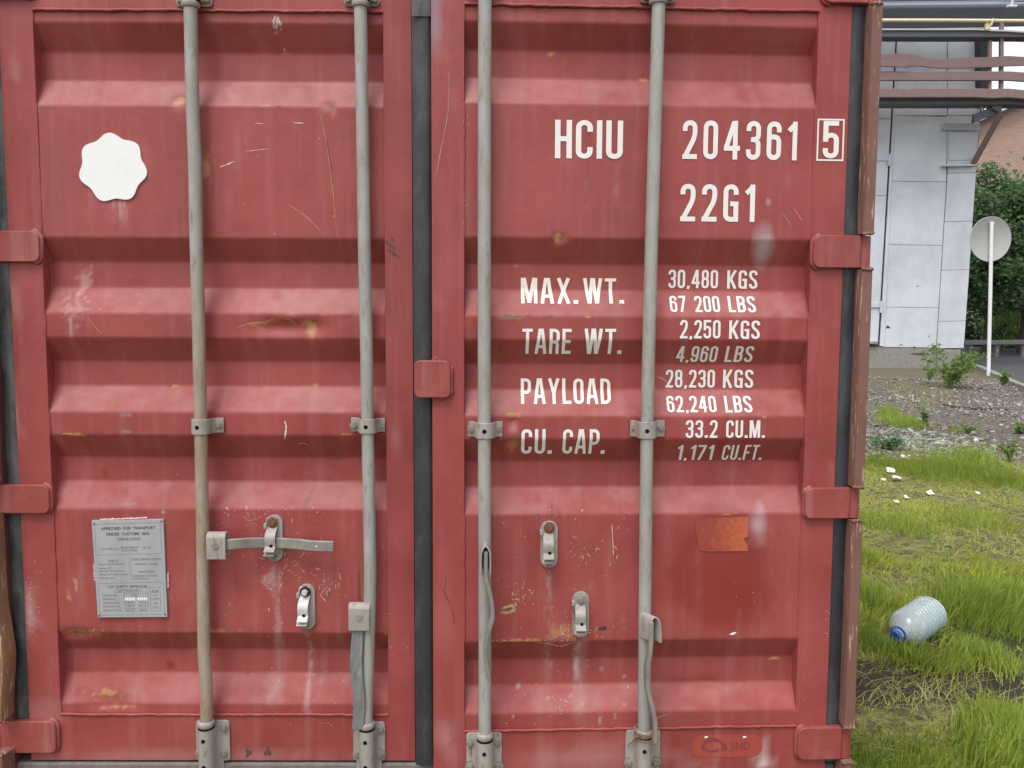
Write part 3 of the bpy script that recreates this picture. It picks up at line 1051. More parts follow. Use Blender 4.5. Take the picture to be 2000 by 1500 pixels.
def bearing(d, xc, xl, xr, y0, y1, bolts, up=False, dark=()):
    """bolted plate with the socket that holds the end of a bar"""
    fr = d.fr
    uc, vt = fr.px(xc, y0, .01)
    vb = fr.px(xc, y1, .01)[1]
    ul, ur = fr.px(xl, (y0 + y1) / 2, .006)[0], fr.px(xr, (y0 + y1) / 2, .006)[0]
    uc = fr.px(xc, (y0 + y1) / 2, BW)[0]
    pl = MB().prism(rounded(ul, vb, ur, vt, .010), .001, .007).build('bar_bearing', M['fitting'], root, d.m, bevel=.0015)
    yc = y0 + (y1 - y0) * .12 if not up else y1 - (y1 - y0) * .12
    vc = fr.px(xc, yc, BW)[1]
    # socket: half tube flaring into the plate
    za, zb = (vc - .006, vb - .035) if not up else (vb + .1, vc + .006)
    secs = [(-.036, .006), (-.028, .010), (-.024, .024)] + [(.0225 * math.cos(rad(a)), BW + .0225 * math.sin(rad(a))) for a in (180, 150, 120, 90, 60, 30, 0)] + [(.024, .024), (.028, .010), (.036, .006)]
    V, Fs = [], []
    k = len(secs)
    zs = [za, za - .01, za - .03, za - .06, zb]
    for z in zs:
        for a, w in secs:
            V.append((uc + a, -w, z))
    for i in range(len(zs) - 1):
        for j in range(k - 1):
            Fs.append((i * k + j, i * k + j + 1, (i + 1) * k + j + 1, (i + 1) * k + j))
    Fs.append(tuple(range(k)))
    Fs.append(tuple((len(zs) - 1) * k + j for j in range(k))[::-1])
    MB().add(V, Fs).build('socket', M['fitting'], pl, smooth=50)
    s = -1 if up else 1
    MB().lathe([(.0165, -.001), (.0215, 0), (.0232, .004), (.0232, .011), (.021, .015), (.0170, .017)], 24).build('collar', M['fitting'], pl, Matrix.Translation((uc, -BW, vc - (.0 if not up else .016))), smooth=40)
    MB().tube([(uc, -BW, vc - .003 * s), (uc, -BW, vc - .0055 * s)], .0225, 20).build('collar_gap', M['hole'], pl)
    for i, (bx, by) in enumerate(bolts):
        u, v = fr.px(bx, by, .01)
        if (bx, by) in dark:
            disc('grime_ring', pl, u, v, .007, .0165, M['galv'], .0012)
            bolt(pl, u, v, .0082)
        else:
            bolt(pl, u, v, .007)
    if not up:
        for vv in (vc - .034, vb + .008):
            disc('drain_hole', pl, uc - .002, vv, BW + .0222, .0055, M['hole'])
    return pl


bearing(DL, 404, 383, 449, 1408, 1487, [(438, 1422), (389, 1471), (438, 1472)])
bearing(DL, 717, 690, 752, 1411, 1487, [(744, 1425), (697, 1473), (742, 1474)], dark=((742, 1474),))
bearing(DR, 947, 911, 980, 1432, 1511, [(919, 1451), (971, 1450), (919, 1498), (972, 1498)], dark=((919, 1498), (972, 1498)))
bearing(DR, 1257, 1222, 1289, 1427, 1506, [(1230, 1490), (1281, 1489), (1280, 1442)], dark=((1230, 1490), (1281, 1489)))
bearing(DL, 371, 343, 414, -64, 12, [(352, 0), (405, 0)], True)
bearing(DL, 704, 672, 741, -64, 11, [(680, 0), (733, 0)], True)
bearing(DR, 1286, 1251, 1319, -72, 5, [(1260, -4), (1310, -4)], True)
bearing(DR, 947, 912, 981, -88, -12, [(920, -20), (972, -20)], True)


# ---- handle keepers
def keeper(d, xc, y0, y1, top_mesh, top_xy, low_xy, washer=False, shine=False, flip=0):
    fr = d.fr
    u, vt = fr.px(xc, y0, .004)
    vb = fr.px(xc, y1, .004)[1]
    hw = .0232
    k = MB().prism(rounded(u - hw, vb, u + hw, vt, hw * .98, 8), -.004, .005).build('handle_keeper', M['fitting'], root, d.m, bevel=.0012)
    vm = (vt + vb) / 2
    hh = (vt - vb) / 2
    uo = u - .004
    lat = [(vt - .006, .0085), (vt - .030, .0085), (vt - .038, .014), (vt - .048, .028), (vt - .058, .034), (vt - .072, .033), (vt - .082, .031), (vt - .088, .038), (vt - .094, .047)]
    lat2 = [(vt - .086, .026), (vt - .094, .026), (vt - .102, .034), (vt - .105, .043)]
    mat = M['shiny'] if shine else M['fitting']
    MB().sweep([(uo, -w, v) for v, w in smooth_path(lat, 4)], (1, 0, 0), .0145, .004).build('latch', mat, k, smooth=40, bevel=.001)
    MB().sweep([(uo - .002, -w, v) for v, w in smooth_path(lat2, 4)], (1, 0, 0), .0145, .004).build('latch_lip', mat, k, smooth=40, bevel=.001)
    disc('seal_hole', k, uo + .003, vt - .0795, .0342, .0045, M['hole'], .001)
    MB().prism([(u - hw - .003, vt - .036), (u - hw + .006, vt - .036), (u - hw + .006, vt - .022), (u - hw - .003, vt - .022)], .0, .018).build('stop_lug', M['fitting'], k, bevel=.0015)
    a, b = fr.px(*top_xy, .012)
    if washer:
        disc('washer', k, a, b, .0105, .0155, M['washer'], .002)
        bolt(k, a, b, .0118, top_mesh)
    else:
        bolt(k, a, b, .0105, top_mesh, 1.1)
    a, b = fr.px(*low_xy, .006)
    bolt(k, a, b, .005, BOLT)
    return k


keeper(DL, 535, 1006, 1096, BOLT_RUST, (532, 1021), (533, 1087))
keeper(DL, 598.5, 1141, 1229, BOLT_SHINY, (596, 1156), (597, 1220), True, True)
keeper(DR, 1073, 1018, 1109, BOLT_RUST, (1073, 1031), (1073, 1099), shine=False)
keeper(DR, 1135, 1156, 1245, BOLT, (1135, 1171), (1134, 1231))


# ---- handles and their hubs
def P3(d, x, y, w):
    u, v = d.fr.px(x, y, w)
    return np.array([u, -w, v])


def hub_front(bar, d, x0, x1, y0, y1, w, rivet):
    """plate folded over its top edge, welded to the bar"""
    xm = (x0 + x1) / 2
    a, b = P3(d, xm, y0, w), P3(d, xm, y1, w)
    hw = (P3(d, x1, y0, w)[0] - P3(d, x0, y0, w)[0]) / 2
    zt, zb = a[2], b[2]
    path = [(a[0], -w + .030, zb + .004), (a[0], -w + .030, zt - .012), (a[0], -w + .024, zt - .003), (a[0], -w + .014, zt), (a[0], -w + .006, zt - .003), (a[0], -w, zt - .012), (a[0], -w, zb)]
    h = MB().sweep(path, (1, 0, 0), hw, .004).build('handle_hub', M['fitting'], bar, smooth=40, bevel=.002)
    q = P3(d, *rivet, w)
    disc('rivet', bar, q[0], q[2], w + .002, .0085, M['bolt'], .003)
    return h


hub_front(bar_obj[0], DL, 402, 440, 1042, 1093, .068, (421, 1066))
pts = [P3(DL, x, y, w) for x, y, w in ((412, 1064, .056), (440, 1064, .055), (475, 1061, .044), (510, 1060, .024), (532, 1060, .0185), (556, 1061, .0205), (585, 1063, .034), (612, 1066, .042), (652, 1067, .044))]
MB().sweep(smooth_path(pts, 4), (0, 0, 1), .0150, .010).build('handle', M['worn_handle'], bar_obj[0], smooth=40, bevel=.003)
disc('seal_hole', bar_obj[0], P3(DL, 618, 1067, .047)[0], P3(DL, 618, 1067, .047)[2], .0472, .0022, M['letter'], .0008)

hub_front(bar_obj[1], DL, 680, 722, 1181, 1232, .060, (701, 1205))
pts = [P3(DL, x, y, w) for x, y, w in ((701, 1212, .050), (699, 1240, .050), (696, 1290, .053), (698, 1330, .056), (702, 1365, .056), (701, 1400, .052), (699, 1425, .050))]
MB().sweep(smooth_path(pts, 4), (1, 0, 0), .0168, .010).build('handle', M['galv'], bar_obj[1], smooth=40, bevel=.003)


def hub_edge(bar, d, arch, w0, w1, skew):
    path = [P3(d, x, y, (w0 + w1) / 2) for x, y in arch]
    wd = np.array([skew, -1.0, 0.0])
    wd /= np.linalg.norm(wd)
    return MB().sweep(smooth_path(path, 3), wd, (w1 - w0) / 2, .0042).build('handle_hub', M['fitting'], bar, smooth=50, bevel=.001)


hub_edge(bar_obj[2], DR, [(939.5, 1117), (939.5, 1085), (941.5, 1071), (948.5, 1062), (955.5, 1071), (957.5, 1085), (957.5, 1118)], .048, .098, 0)
pts = [P3(DR, x, y, .078) for x, y in ((949, 1074), (949, 1112), (950, 1130), (956, 1152), (961, 1180), (962, 1204), (957, 1222), (950, 1248), (948, 1270), (950, 1290), (954, 1320))]
MB().sweep(smooth_path(pts, 3), (0, -1, 0), .016, .0105).build('handle', M['worn_handle'], bar_obj[2], smooth=50, bevel=.002)
hub_edge(bar_obj[3], DR, [(1262, 1248), (1261, 1222), (1263, 1206), (1269, 1201), (1276, 1207), (1279, 1222), (1280, 1250)], .044, .092, .55)
pts = [P3(DR, x, y, .076) for x, y in ((1271, 1212), (1270, 1250), (1268, 1275), (1264, 1300), (1263, 1335), (1268, 1360), (1275, 1388), (1279, 1415), (1278, 1448))]
MB().sweep(smooth_path(pts, 3), (0, -1, 0), .015, .011).build('handle', M['worn_handle'], bar_obj[3], smooth=50, bevel=.002)

# ---- twine knotted round the foot of the right-hand bar
c0 = P3(DR, 1257, 1437, BW)
tw = []
for k in range(46):
    a = k * .42
    tw.append(c0 + np.array([.0265 * math.cos(a), -.0265 * math.sin(a), .012 * math.sin(a * .37) + .008]))
tw += [P3(DR, 1243, 1440, .055), P3(DR, 1234, 1450, .02), P3(DR, 1226, 1456, .012)]
tw2 = [P3(DR, 1252, 1437, .062), P3(DR, 1244, 1430, .06), P3(DR, 1240, 1420, .05)]
tm = MB().tube(tw, .0018, 5).tube(tw2, .0016, 5)
tag(tm.build('twine', M['twine'], None, ROOT @ DR.m, smooth=60), 'frayed brown twine knotted round the foot of the rightmost grey locking bar', 'twine')

# ---- sill, header and the rest of the box
MB().box((-1.19, -.004, .02), (1.19, .12, .145)).build('door_sill', M['sill'], root, bevel=.006)
MB().box((-1.19, .004, 2.44), (1.19, .12, 2.58)).build('door_header', M['red_trim'], root, bevel=.006)
for sx_ in (-1, 1):
    for zz in (0, 2.48):
        MB().box((min(sx_ * 1.055, sx_ * 1.222), -.068, zz), (max(sx_ * 1.055, sx_ * 1.222), .1, zz + .112)).build('corner_casting', M['post'], root, bevel=.012)
    # corrugated side wall
    V, Fs = [], []
    y = .12
    prof_ = []
    while y < 5.95:
        prof_ += [(y, 0), (y + .072, 0), (y + .14, 1), (y + .212, 1)]
        y += .28
    for yy, k in prof_:
        for z in (.16, 2.45):
            V.append((sx_ * (1.205 - .036 * k), yy, z))
    for i in range(len(prof_) - 1):
        Fs.append((2 * i, 2 * i + 2, 2 * i + 3, 2 * i + 1))
    w_ = MB().add(V, Fs).build('side_wall', M['body'], root, smooth=0)
    MB().box((min(sx_ * 1.17, sx_ * 1.216), .12, .03), (max(sx_ * 1.17, sx_ * 1.216), 6.0, .17)).build('bottom_rail', M['body'], w_, bevel=.005)
    MB().box((min(sx_ * 1.17, sx_ * 1.214), .12, 2.44), (max(sx_ * 1.17, sx_ * 1.214), 6.0, 2.56)).build('top_rail', M['body'], w_, bevel=.005)
MB().box((-1.20, .1, 2.55), (1.20, 6.0, 2.585)).build('roof', M['body'], root, bevel=.004)
MB().box((-1.20, 5.96, .05), (1.20, 6.0, 2.56)).build('rear_wall', M['body'], root)
MB().box((-1.17, .12, .10), (1.17, 5.95, .16)).build('floor', M['interior'], root)

# ------------------------------------------------------------------ lettering (stroke-built condensed gothic)
def fillet(pts, r, closed=False, n=6):
    P = [np.array(p, float) for p in pts]
    out = []
    N = len(P)
    for i in range(N):
        if not closed and i in (0, N - 1):
            out.append(P[i]); continue
        a, b, c = P[i - 1], P[i], P[(i + 1) % N]
        la, lc = np.linalg.norm(a - b), np.linalg.norm(c - b)
        k = min(r, la * (.5 if (closed or i > 1) else 1), lc * (.5 if (closed or i < N - 2) else 1))
        if k < 1e-4:
            out.append(b); continue
        p, q = b + (a - b) / la * k, b + (c - b) / lc * k
        for j in range(n + 1):
            t_ = j / n
            # near-circular corner
            out.append((1 - t_) ** 2 * p + 2 * t_ * (1 - t_) * (b * .9 + (p + q) * .05) + t_ ** 2 * q)
    return out


T = .128                                        # stroke weight for height 1


def glyph(ch):
    """returns width, list of (points, closed)"""
    a = T / 2
    W = {'1': .27, '.': .16, ',': .16, 'I': T, ' ': .30, 'M': .56, 'W': .66, 'A': .46, 'X': .46, 'Y': .46, 'L': .34, 'T': .40, 'E': .36, 'F': .35, 'K': .44, '4': .44}.get(ch, .40)
    x0, x1, y0, y1, xm = a, W - a, a, 1 - a, W / 2
    R_ = (x1 - x0) / 2
    S = []
    ln = lambda *p: S.append((list(p), False))
    rp = lambda p, r=R_, cl=False: S.append((fillet(p, r, cl), cl))
    if ch in '0O': rp([(x0, y0), (x1, y0), (x1, y1), (x0, y1)], R_, True)
    elif ch == 'C': rp([(x1, .70), (x1, y1), (x0, y1), (x0, y0), (x1, y0), (x1, .30)])
    elif ch == 'G':
        rp([(x1, .72), (x1, y1), (x0, y1), (x0, y0), (x1, y0)]); ln((x1, 0), (x1, .54)); ln((xm - .02, .48), (x1 - a, .48))
    elif ch == 'U': rp([(x0, 1), (x0, y0), (x1, y0), (x1, 1)])
    elif ch == 'H': ln((x0, 0), (x0, 1)); ln((x1, 0), (x1, 1)); ln((x0 + a, .51), (x1 - a, .51))
    elif ch == 'I': ln((a, 0), (a, 1))
    elif ch == 'M': ln((x0, 0), (x0, 1)); ln((x1, 0), (x1, 1)); ln((x0 + .045, 1), (xm, .02)); ln((x1 - .045, 1), (xm, .02))
    elif ch == 'W': ln((x0 * .8, 1), (W * .29, 0)); ln((W * .29 + .02, 0), (xm - .02, 1)); ln((xm + .02, 1), (W * .71 - .02, 0)); ln((W * .71, 0), (W - x0 * .8, 1))
    elif ch == 'A': ln((x0 * .9, 0), (xm - .035, 1)); ln((W - x0 * .9, 0), (xm + .035, 1)); ln((x0 + .06, .29), (x1 - .06, .29))
    elif ch == 'X': ln((x0, 0), (x1, 1)); ln((x0, 1), (x1, 0))
    elif ch == 'T': ln((0, y1), (W, y1)); ln((xm, 0), (xm, 1 - T))
    elif ch == 'E': ln((x0, 0), (x0, 1)); ln((T, y1), (W, y1)); ln((T, y0), (W, y0)); ln((T, .5), (W - .03, .5))
    elif ch == 'F': ln((x0, 0), (x0, 1)); ln((T, y1), (W, y1)); ln((T, .5), (W - .04, .5))
    elif ch == 'L': ln((x0, 0), (x0, 1)); ln((T, y0), (W, y0))
    elif ch == 'P': ln((x0, 0), (x0, 1)); rp([(T, y1), (x1, y1), (x1, .44), (T, .44)], .15)
    elif ch == 'R': ln((x0, 0), (x0, 1)); rp([(T, y1), (x1, y1), (x1, .48), (T, .48)], .15); rp([(xm, .48), (x1 - .02, .44), (x1 - .02, 0)], .1)
    elif ch == 'B': ln((x0, 0), (x0, 1)); rp([(T, y1), (x1 - .01, y1), (x1 - .01, .52), (T, .52)], .14); rp([(T, .52), (x1, .52), (x1, y0), (T, y0)], .15)
    elif ch == 'D': ln((x0, 0), (x0, 1)); rp([(T, y1), (x1, y1), (x1, y0), (T, y0)], .18)
    elif ch == 'Y': ln((x0, 1), (xm, .42)); ln((x1, 1), (xm, .42)); ln((xm, 0), (xm, .46))
    elif ch == 'K': ln((x0, 0), (x0, 1)); ln((x0 + .03, .38), (x1 + .01, 1)); ln((x0 + .10, .55), (x1 + .01, 0))
    elif ch == 'S': rp([(x1, .74), (x1, y1), (x0, y1), (x0, .62), (x1, .38), (x1, y0), (x0, y0), (x0, .26)], R_)
    elif ch == '1': ln((x1, 0), (x1, 1)); ln((x1 - .01, .92), (a * .6, .76))
    elif ch == '2': rp([(x0, .72), (x0, y1), (x1, y1), (x1, .58), (x0 + .015, T * .6)], R_); ln((0, y0), (W, y0))
    elif ch == '3': rp([(x0, .74), (x0, y1), (x1, y1), (x1, .52), (xm - .07, .52)], R_); rp([(xm - .07, .52), (x1, .52), (x1, y0), (x0, y0), (x0, .27)], R_)
    elif ch == '4': ln((W * .70, 0), (W * .70, 1)); ln((W * .62, .97), (x0 * .9, .29)); ln((0, .29), (W, .29))
    elif ch == '5': ln((W - .01, y1), (0, y1)); ln((x0, y1), (x0, .44)); rp([(x0, .46), (x0, .62), (x1, .62), (x1, y0), (x0, y0), (x0, .27)], R_)
    elif ch == '6': rp([(x1, .72), (x1, y1), (x0, y1), (x0, y0), (x1, y0), (x1, .60), (x0, .60)], R_)
    elif ch == '7': ln((0, y1), (W, y1)); ln((x1, 1 - T * .8), (W * .30, 0))
    elif ch == '8': rp([(x0, y0), (x1, y0), (x1, .52), (x0, .52)], R_, True); rp([(x0 + .01, .52), (x1 - .01, .52), (x1 - .01, y1), (x0 + .01, y1)], R_, True)
    elif ch == '9': rp([(x0, .28), (x0, y0), (x1, y0), (x1, y1), (x0, y1), (x0, .40), (x1, .40)], R_)
    elif ch == '.': ln((W / 2, 0), (W / 2, .145))
    elif ch == ',': ln((W * .38, -.05), (W * .62, .13))
    return W, S


def ribbon(pts, closed, t):
    P = [np.array(p, float) for p in pts]
    Q = []
    for p in P:
        if not Q or np.linalg.norm(p - Q[-1]) > 1e-4:
            Q.append(p)
    if closed and np.linalg.norm(Q[0] - Q[-1]) < 1e-4:
        Q.pop()
    P, N = Q, len(Q)
    Lf, Rt_ = [], []
    for i in range(N):
        if closed or 0 < i < N - 1:
            d1 = P[i] - P[i - 1]; d2 = P[(i + 1) % N] - P[i]
            d1 = d1 / np.linalg.norm(d1); d2 = d2 / np.linalg.norm(d2)
            n1, n2 = np.array([-d1[1], d1[0]]), np.array([-d2[1], d2[0]])
            mt = n1 + n2
            mt /= np.linalg.norm(mt) + 1e-9
            k = 1 / max(.5, mt @ n1)
        else:
            dd = P[1] - P[0] if i == 0 else P[-1] - P[-2]
            dd = dd / np.linalg.norm(dd)
            mt, k = np.array([-dd[1], dd[0]]), 1
        Lf.append(P[i] + mt * k * t / 2); Rt_.append(P[i] - mt * k * t / 2)
    quads = [[Rt_[i], Rt_[(i + 1) % N], Lf[(i + 1) % N], Lf[i]] for i in range(N if closed else N - 1)]
    return quads


def lettering(text, d, x0, x1, y0, y1, mat='letter', gap=.095, thick=1.0, extra=None):
    fr = d.fr
    ym = (y0 + y1) / 2
    ul, _ = fr.on(x0, ym, d.prof)
    ur, _ = fr.on(x1, ym, d.prof)
    xm = (x0 + x1) / 2
    vt = fr.on(xm, y0, d.prof)[1]
    vb = fr.on(xm, y1, d.prof)[1]
    H = vt - vb
    x = 0
    items = []
    for ch in text:
        W, S = glyph(ch)
        items.append((x, S, ch))
        x += W + gap
    tot = x - gap
    kx = (ur - ul) / tot
    bm = bmesh.new()
    layer = 0
    for x, S, ch in items:
        for pts, cl in S:
            tt = T * thick if ch != '.' else .16
            layer += 1
            for q in ribbon(pts, cl, tt):
                bm.faces.new([bm.verts.new((ul + (x + p[0]) * kx, (layer % 4) * .00012, vb + p[1] * H)) for p in q])
    if extra:
        extra(bm, ul, ur, vb, vt)
    bmesh.ops.remove_doubles(bm, verts=bm.verts, dist=1e-6)
    for z in list(d.vb):
        for dz in (-.006, 0, .006):
            if vb - .02 < z + dz < vt + .02:
                bmesh.ops.bisect_plane(bm, geom=bm.verts[:] + bm.edges[:] + bm.faces[:], plane_co=(0, 0, z + dz), plane_no=(0, 0, 1))
    vv = np.array([[v.co.x, v.co.z] for v in bm.verts])
    ww = d.prof(vv[:, 1]) + panel_dents(d, vv[:, 0], vv[:, 1], False)
    for v, w in zip(bm.verts, ww):
        inside = d.i0 < v.co.x < d.i1
        v.co.y = -(w if inside else 0.0006) - .0012 - v.co.y
    me = bpy.data.meshes.new('painted_lettering')
    bm.to_mesh(me)
    bm.free()
    me.materials.append(M[mat])
    me.polygons.foreach_set('use_smooth', [True] * len(me.polygons))
    o = obj('painted_lettering', me, root, d.m)
    o['label'] = 'white painted lettering ' + text
    return o


def frame5(bm, ul, ur, vb, vt):
    a0, b1 = RIGHT.px(1596.5, 232); a1, b0 = RIGHT.px(1646.5, 315)
    t_ = .0042
    for q in ([(a0, b0), (a1, b0), (a1, b0 + t_), (a0, b0 + t_)], [(a0, b1 - t_), (a1, b1 - t_), (a1, b1), (a0, b1)],
              [(a0, b0 + t_), (a0 + t_, b0 + t_), (a0 + t_, b1 - t_), (a0, b1 - t_)], [(a1 - t_, b0 + t_), (a1, b0 + t_), (a1, b1 - t_), (a1 - t_, b1 - t_)]):
        bm.faces.new([bm.verts.new((u, 0, v)) for u, v in q])


L_ = lambda *a, **k: lettering(a[0], DR, *a[1:], **k)
L_('HCIU', 1084, 1216.5, 235, 310)
L_('204361', 1333, 1556.5, 236.5, 312, gap=.17)
L_('5', 1606, 1637, 237, 310, extra=frame5)
L_('22G1', 1328.5, 1474, 360, 433, gap=.17)
for a in (('MAX.', 1017, 1128, 543, 593), ('WT.', 1139, 1217, 543.5, 593), ('PAYLOAD', 1017, 1192, 739, 789)):
    L_(*a, mat='letter_warm', thick=.95)
for a in (('TARE', 1020, 1116, 642, 691), ('WT.', 1141.5, 1216, 642, 691), ('CU.', 1018, 1079, 838, 886), ('CAP.', 1099, 1183, 838, 886)):
    L_(*a, thick=.95)
for a in (('30,480', 1305.5, 1402, 527, 563), ('KGS', 1420, 1479, 528, 564), ('67 200', 1308, 1405, 578, 609.5), ('LBS', 1422, 1475, 578.5, 610),
          ('2,250', 1328, 1407, 625, 661), ('KGS', 1424, 1484, 626, 662), ('4,960', 1321, 1401, 676, 707), ('LBS', 1417, 1471, 676, 707),
          ('28,230', 1300, 1396, 722, 757), ('KGS', 1412, 1471, 722, 757.5), ('62,240', 1302, 1398, 773, 805), ('LBS', 1415, 1468, 773, 805.5),
          ('33.2', 1339, 1401, 820.5, 855), ('CU.M.', 1418, 1494, 821, 855), ('1,171', 1322, 1393, 869, 898), ('CU.FT.', 1411, 1490, 869, 898)):
    L_(*a, thick=1.0)

# ------------------------------------------------------------------ stickers and the data plate
u, v = LEFT.px(220, 328)
poly = []
for k in range(140):
    a = 2 * math.pi * k / 140
    r = (62.5 / 717) * (1 + .065 * math.cos(7 * (a - rad(94))))
    poly.append((u + r * math.cos(a), v + r * math.sin(a)))
o = MB().prism(poly, -.006, .0012).build('seal_sticker', M['sticker'], root, DL.m, smooth=0)
o['label'] = 'white scalloped round sticker on the left door'


def patch(name, d, pts, mat, w=.0012, parent=root, label=None):
    bm = bmesh.new()
    uv = [d.fr.on(x, y, d.prof) for x, y in pts]
    bm.faces.new([bm.verts.new((u, 0, v)) for u, v in uv])
    bmesh.ops.triangulate(bm, faces=bm.faces)
    lo, hi = min(p[1] for p in uv), max(p[1] for p in uv)
    for z in d.vb:
        for dz in (-.006, 0, .006):
            if lo < z + dz < hi:
                bmesh.ops.bisect_plane(bm, geom=bm.verts[:] + bm.edges[:] + bm.faces[:], plane_co=(0, 0, z + dz), plane_no=(0, 0, 1))
    vv = np.array([[q.co.x, q.co.z] for q in bm.verts])
    ww = d.prof(vv[:, 1]) + panel_dents(d, vv[:, 0], vv[:, 1], d is DL)
    for q, k in zip(bm.verts, ww):
        q.co.y = -(max(k, -1) if d.v_lo < q.co.z < d.v_hi else 0) - w
    bmesh.ops.recalc_face_normals(bm, faces=bm.faces)
    me = bpy.data.meshes.new(name)
    bm.to_mesh(me); bm.free()
    me.materials.append(mat)
    o = obj(name, me, parent, d.m if parent is root else None)
    if label:
        o['label'] = label
    return o


patch('torn_sticker', DR, [(1356, 1013), (1400, 1011), (1461, 1009), (1460, 1025), (1463, 1033), (1455, 1041), (1461, 1048), (1452, 1051), (1458, 1062), (1461, 1076), (1385, 1077), (1366, 1075), (1361, 1050)], M['orange'], .0018, label='torn orange sticker on the right door')
# pill-shaped faded label near the sill
ua, vt_ = RIGHT.px(1352.5, 1437); ub, vb_ = RIGHT.px(1488, 1477)
pill = MB().prism(rounded(ua, vb_, ub, vt_, .026, 8), -.003, .0009).build('faded_label', M['pill'], root, DR.m, smooth=0)
pill['label'] = 'faded orange red pill shaped label with dark letters'


def text_mesh(s, size=1.0, bold=False):
    cu = bpy.data.curves.new('txt', 'FONT')
    cu.body = s
    cu.size = size
    cu.resolution_u = 2
    if bold:
        cu.offset = .018
    o = bpy.data.objects.new('txt', cu)
    col.objects.link(o)
    dg = bpy.context.evaluated_depsgraph_get()
    me = bpy.data.meshes.new_from_object(o.evaluated_get(dg))
    bpy.data.objects.remove(o)
    bpy.data.curves.remove(cu)
    return me


def fit_text(s, quad, bold=False):
    """text verts and faces fitted to a box (u0,v0,u1,v1)"""
    me = text_mesh(s, 1.0, bold)
    co = np.zeros(len(me.vertices) * 3)
    me.vertices.foreach_get('co', co)
    co = co.reshape(-1, 3)
    lo, hi = co.min(0), co.max(0)
    u0, v0, u1, v1 = quad
    U = u0 + (co[:, 0] - lo[0]) / (hi[0] - lo[0]) * (u1 - u0)
    V = v0 + (co[:, 1] - lo[1]) / (hi[1] - lo[1]) * (v1 - v0)
    Fs = [tuple(p.vertices) for p in me.polygons]
    bpy.data.meshes.remove(me)
    return U, V, Fs


m = MB()
q0 = RIGHT.px(1408, 1469); q1 = RIGHT.px(1466, 1449)
U, V, Fs = fit_text('& JIND', (q0[0], q0[1], q1[0], q1[1]), True)
m.add([(a, -.0014, b) for a, b in zip(U, V)], Fs)
q0 = RIGHT.px(1368, 1470); q1 = RIGHT.px(1404, 1443)
U, V, Fs = fit_text('C', (q0[0], q0[1], q1[0], q1[1]), True)
m.add([(a, -.0014, b) for a, b in zip(U, V)], Fs)
m.sweep([(P3(DR, x, y, .0014)) for x, y in ((1378, 1446), (1392, 1441), (1406, 1447), (1412, 1456))], (0, -1, 0), .0001, .006)
m.build('label_print', M['pill_ink'], pill, smooth=0)
for x in (1378, 1453):
    patch('paper_scrap', DR, [(x - 3, 1440), (x + 3, 1439), (x + 4, 1436), (x - 3, 1436)], M['letter'], .0022)
patch('paint_fleck', DR, [(1423, 1239), (1430, 1235), (1437, 1234), (1438, 1236), (1431, 1240)], M['letter'], .001)

# data plate
PLc = [LEFT.px(x, y, .004) for x, y in ((191, 1206), (327, 1205), (319, 1014), (179, 1017))]


def plate_pt(a, b):                             # a across 0..1, b up 0..1
    p = [np.array(c) for c in PLc]
    return (p[0] * (1 - a) + p[1] * a) * (1 - b) + (p[3] * (1 - a) + p[2] * a) * b


plate = MB().prism(PLc, -.004, .0045).build('data_plate', M['plate'], root, DL.m, bevel=.0006)
plate['label'] = 'grey metal approval plate with black printed text'


def zp(X, Y):                                   # position inside the enlarged view of the plate -> plate share
    x, y = 150 + X / 6.82, 1000 + Y / 6.82
    b = (1205.5 - y) / 190.
    xl, xr = 191 + (179 - 191) * b, 327 + (319 - 327) * b
    return (x - xl) / (xr - xl), b


def plate_text(lines, name, mat, w):
    m = MB()
    for s, X0, X1, Yc, Hh, bd in lines:
        a0, b0 = zp(X0, Yc); a1, _ = zp(X1, Yc)
        hb = Hh / 6.82 / 190. / 2
        U, V, Fs = fit_text(s, (a0, b0 - hb, a1, b0 + hb), bd)
        m.add([(*(lambda q: (q[0], -w, q[1]))(plate_pt(a, b)),) for a, b in zip(U, V)], Fs)
    o = m.build(name, mat, plate, smooth=0)
    o['kind'] = 'stuff'
    return o


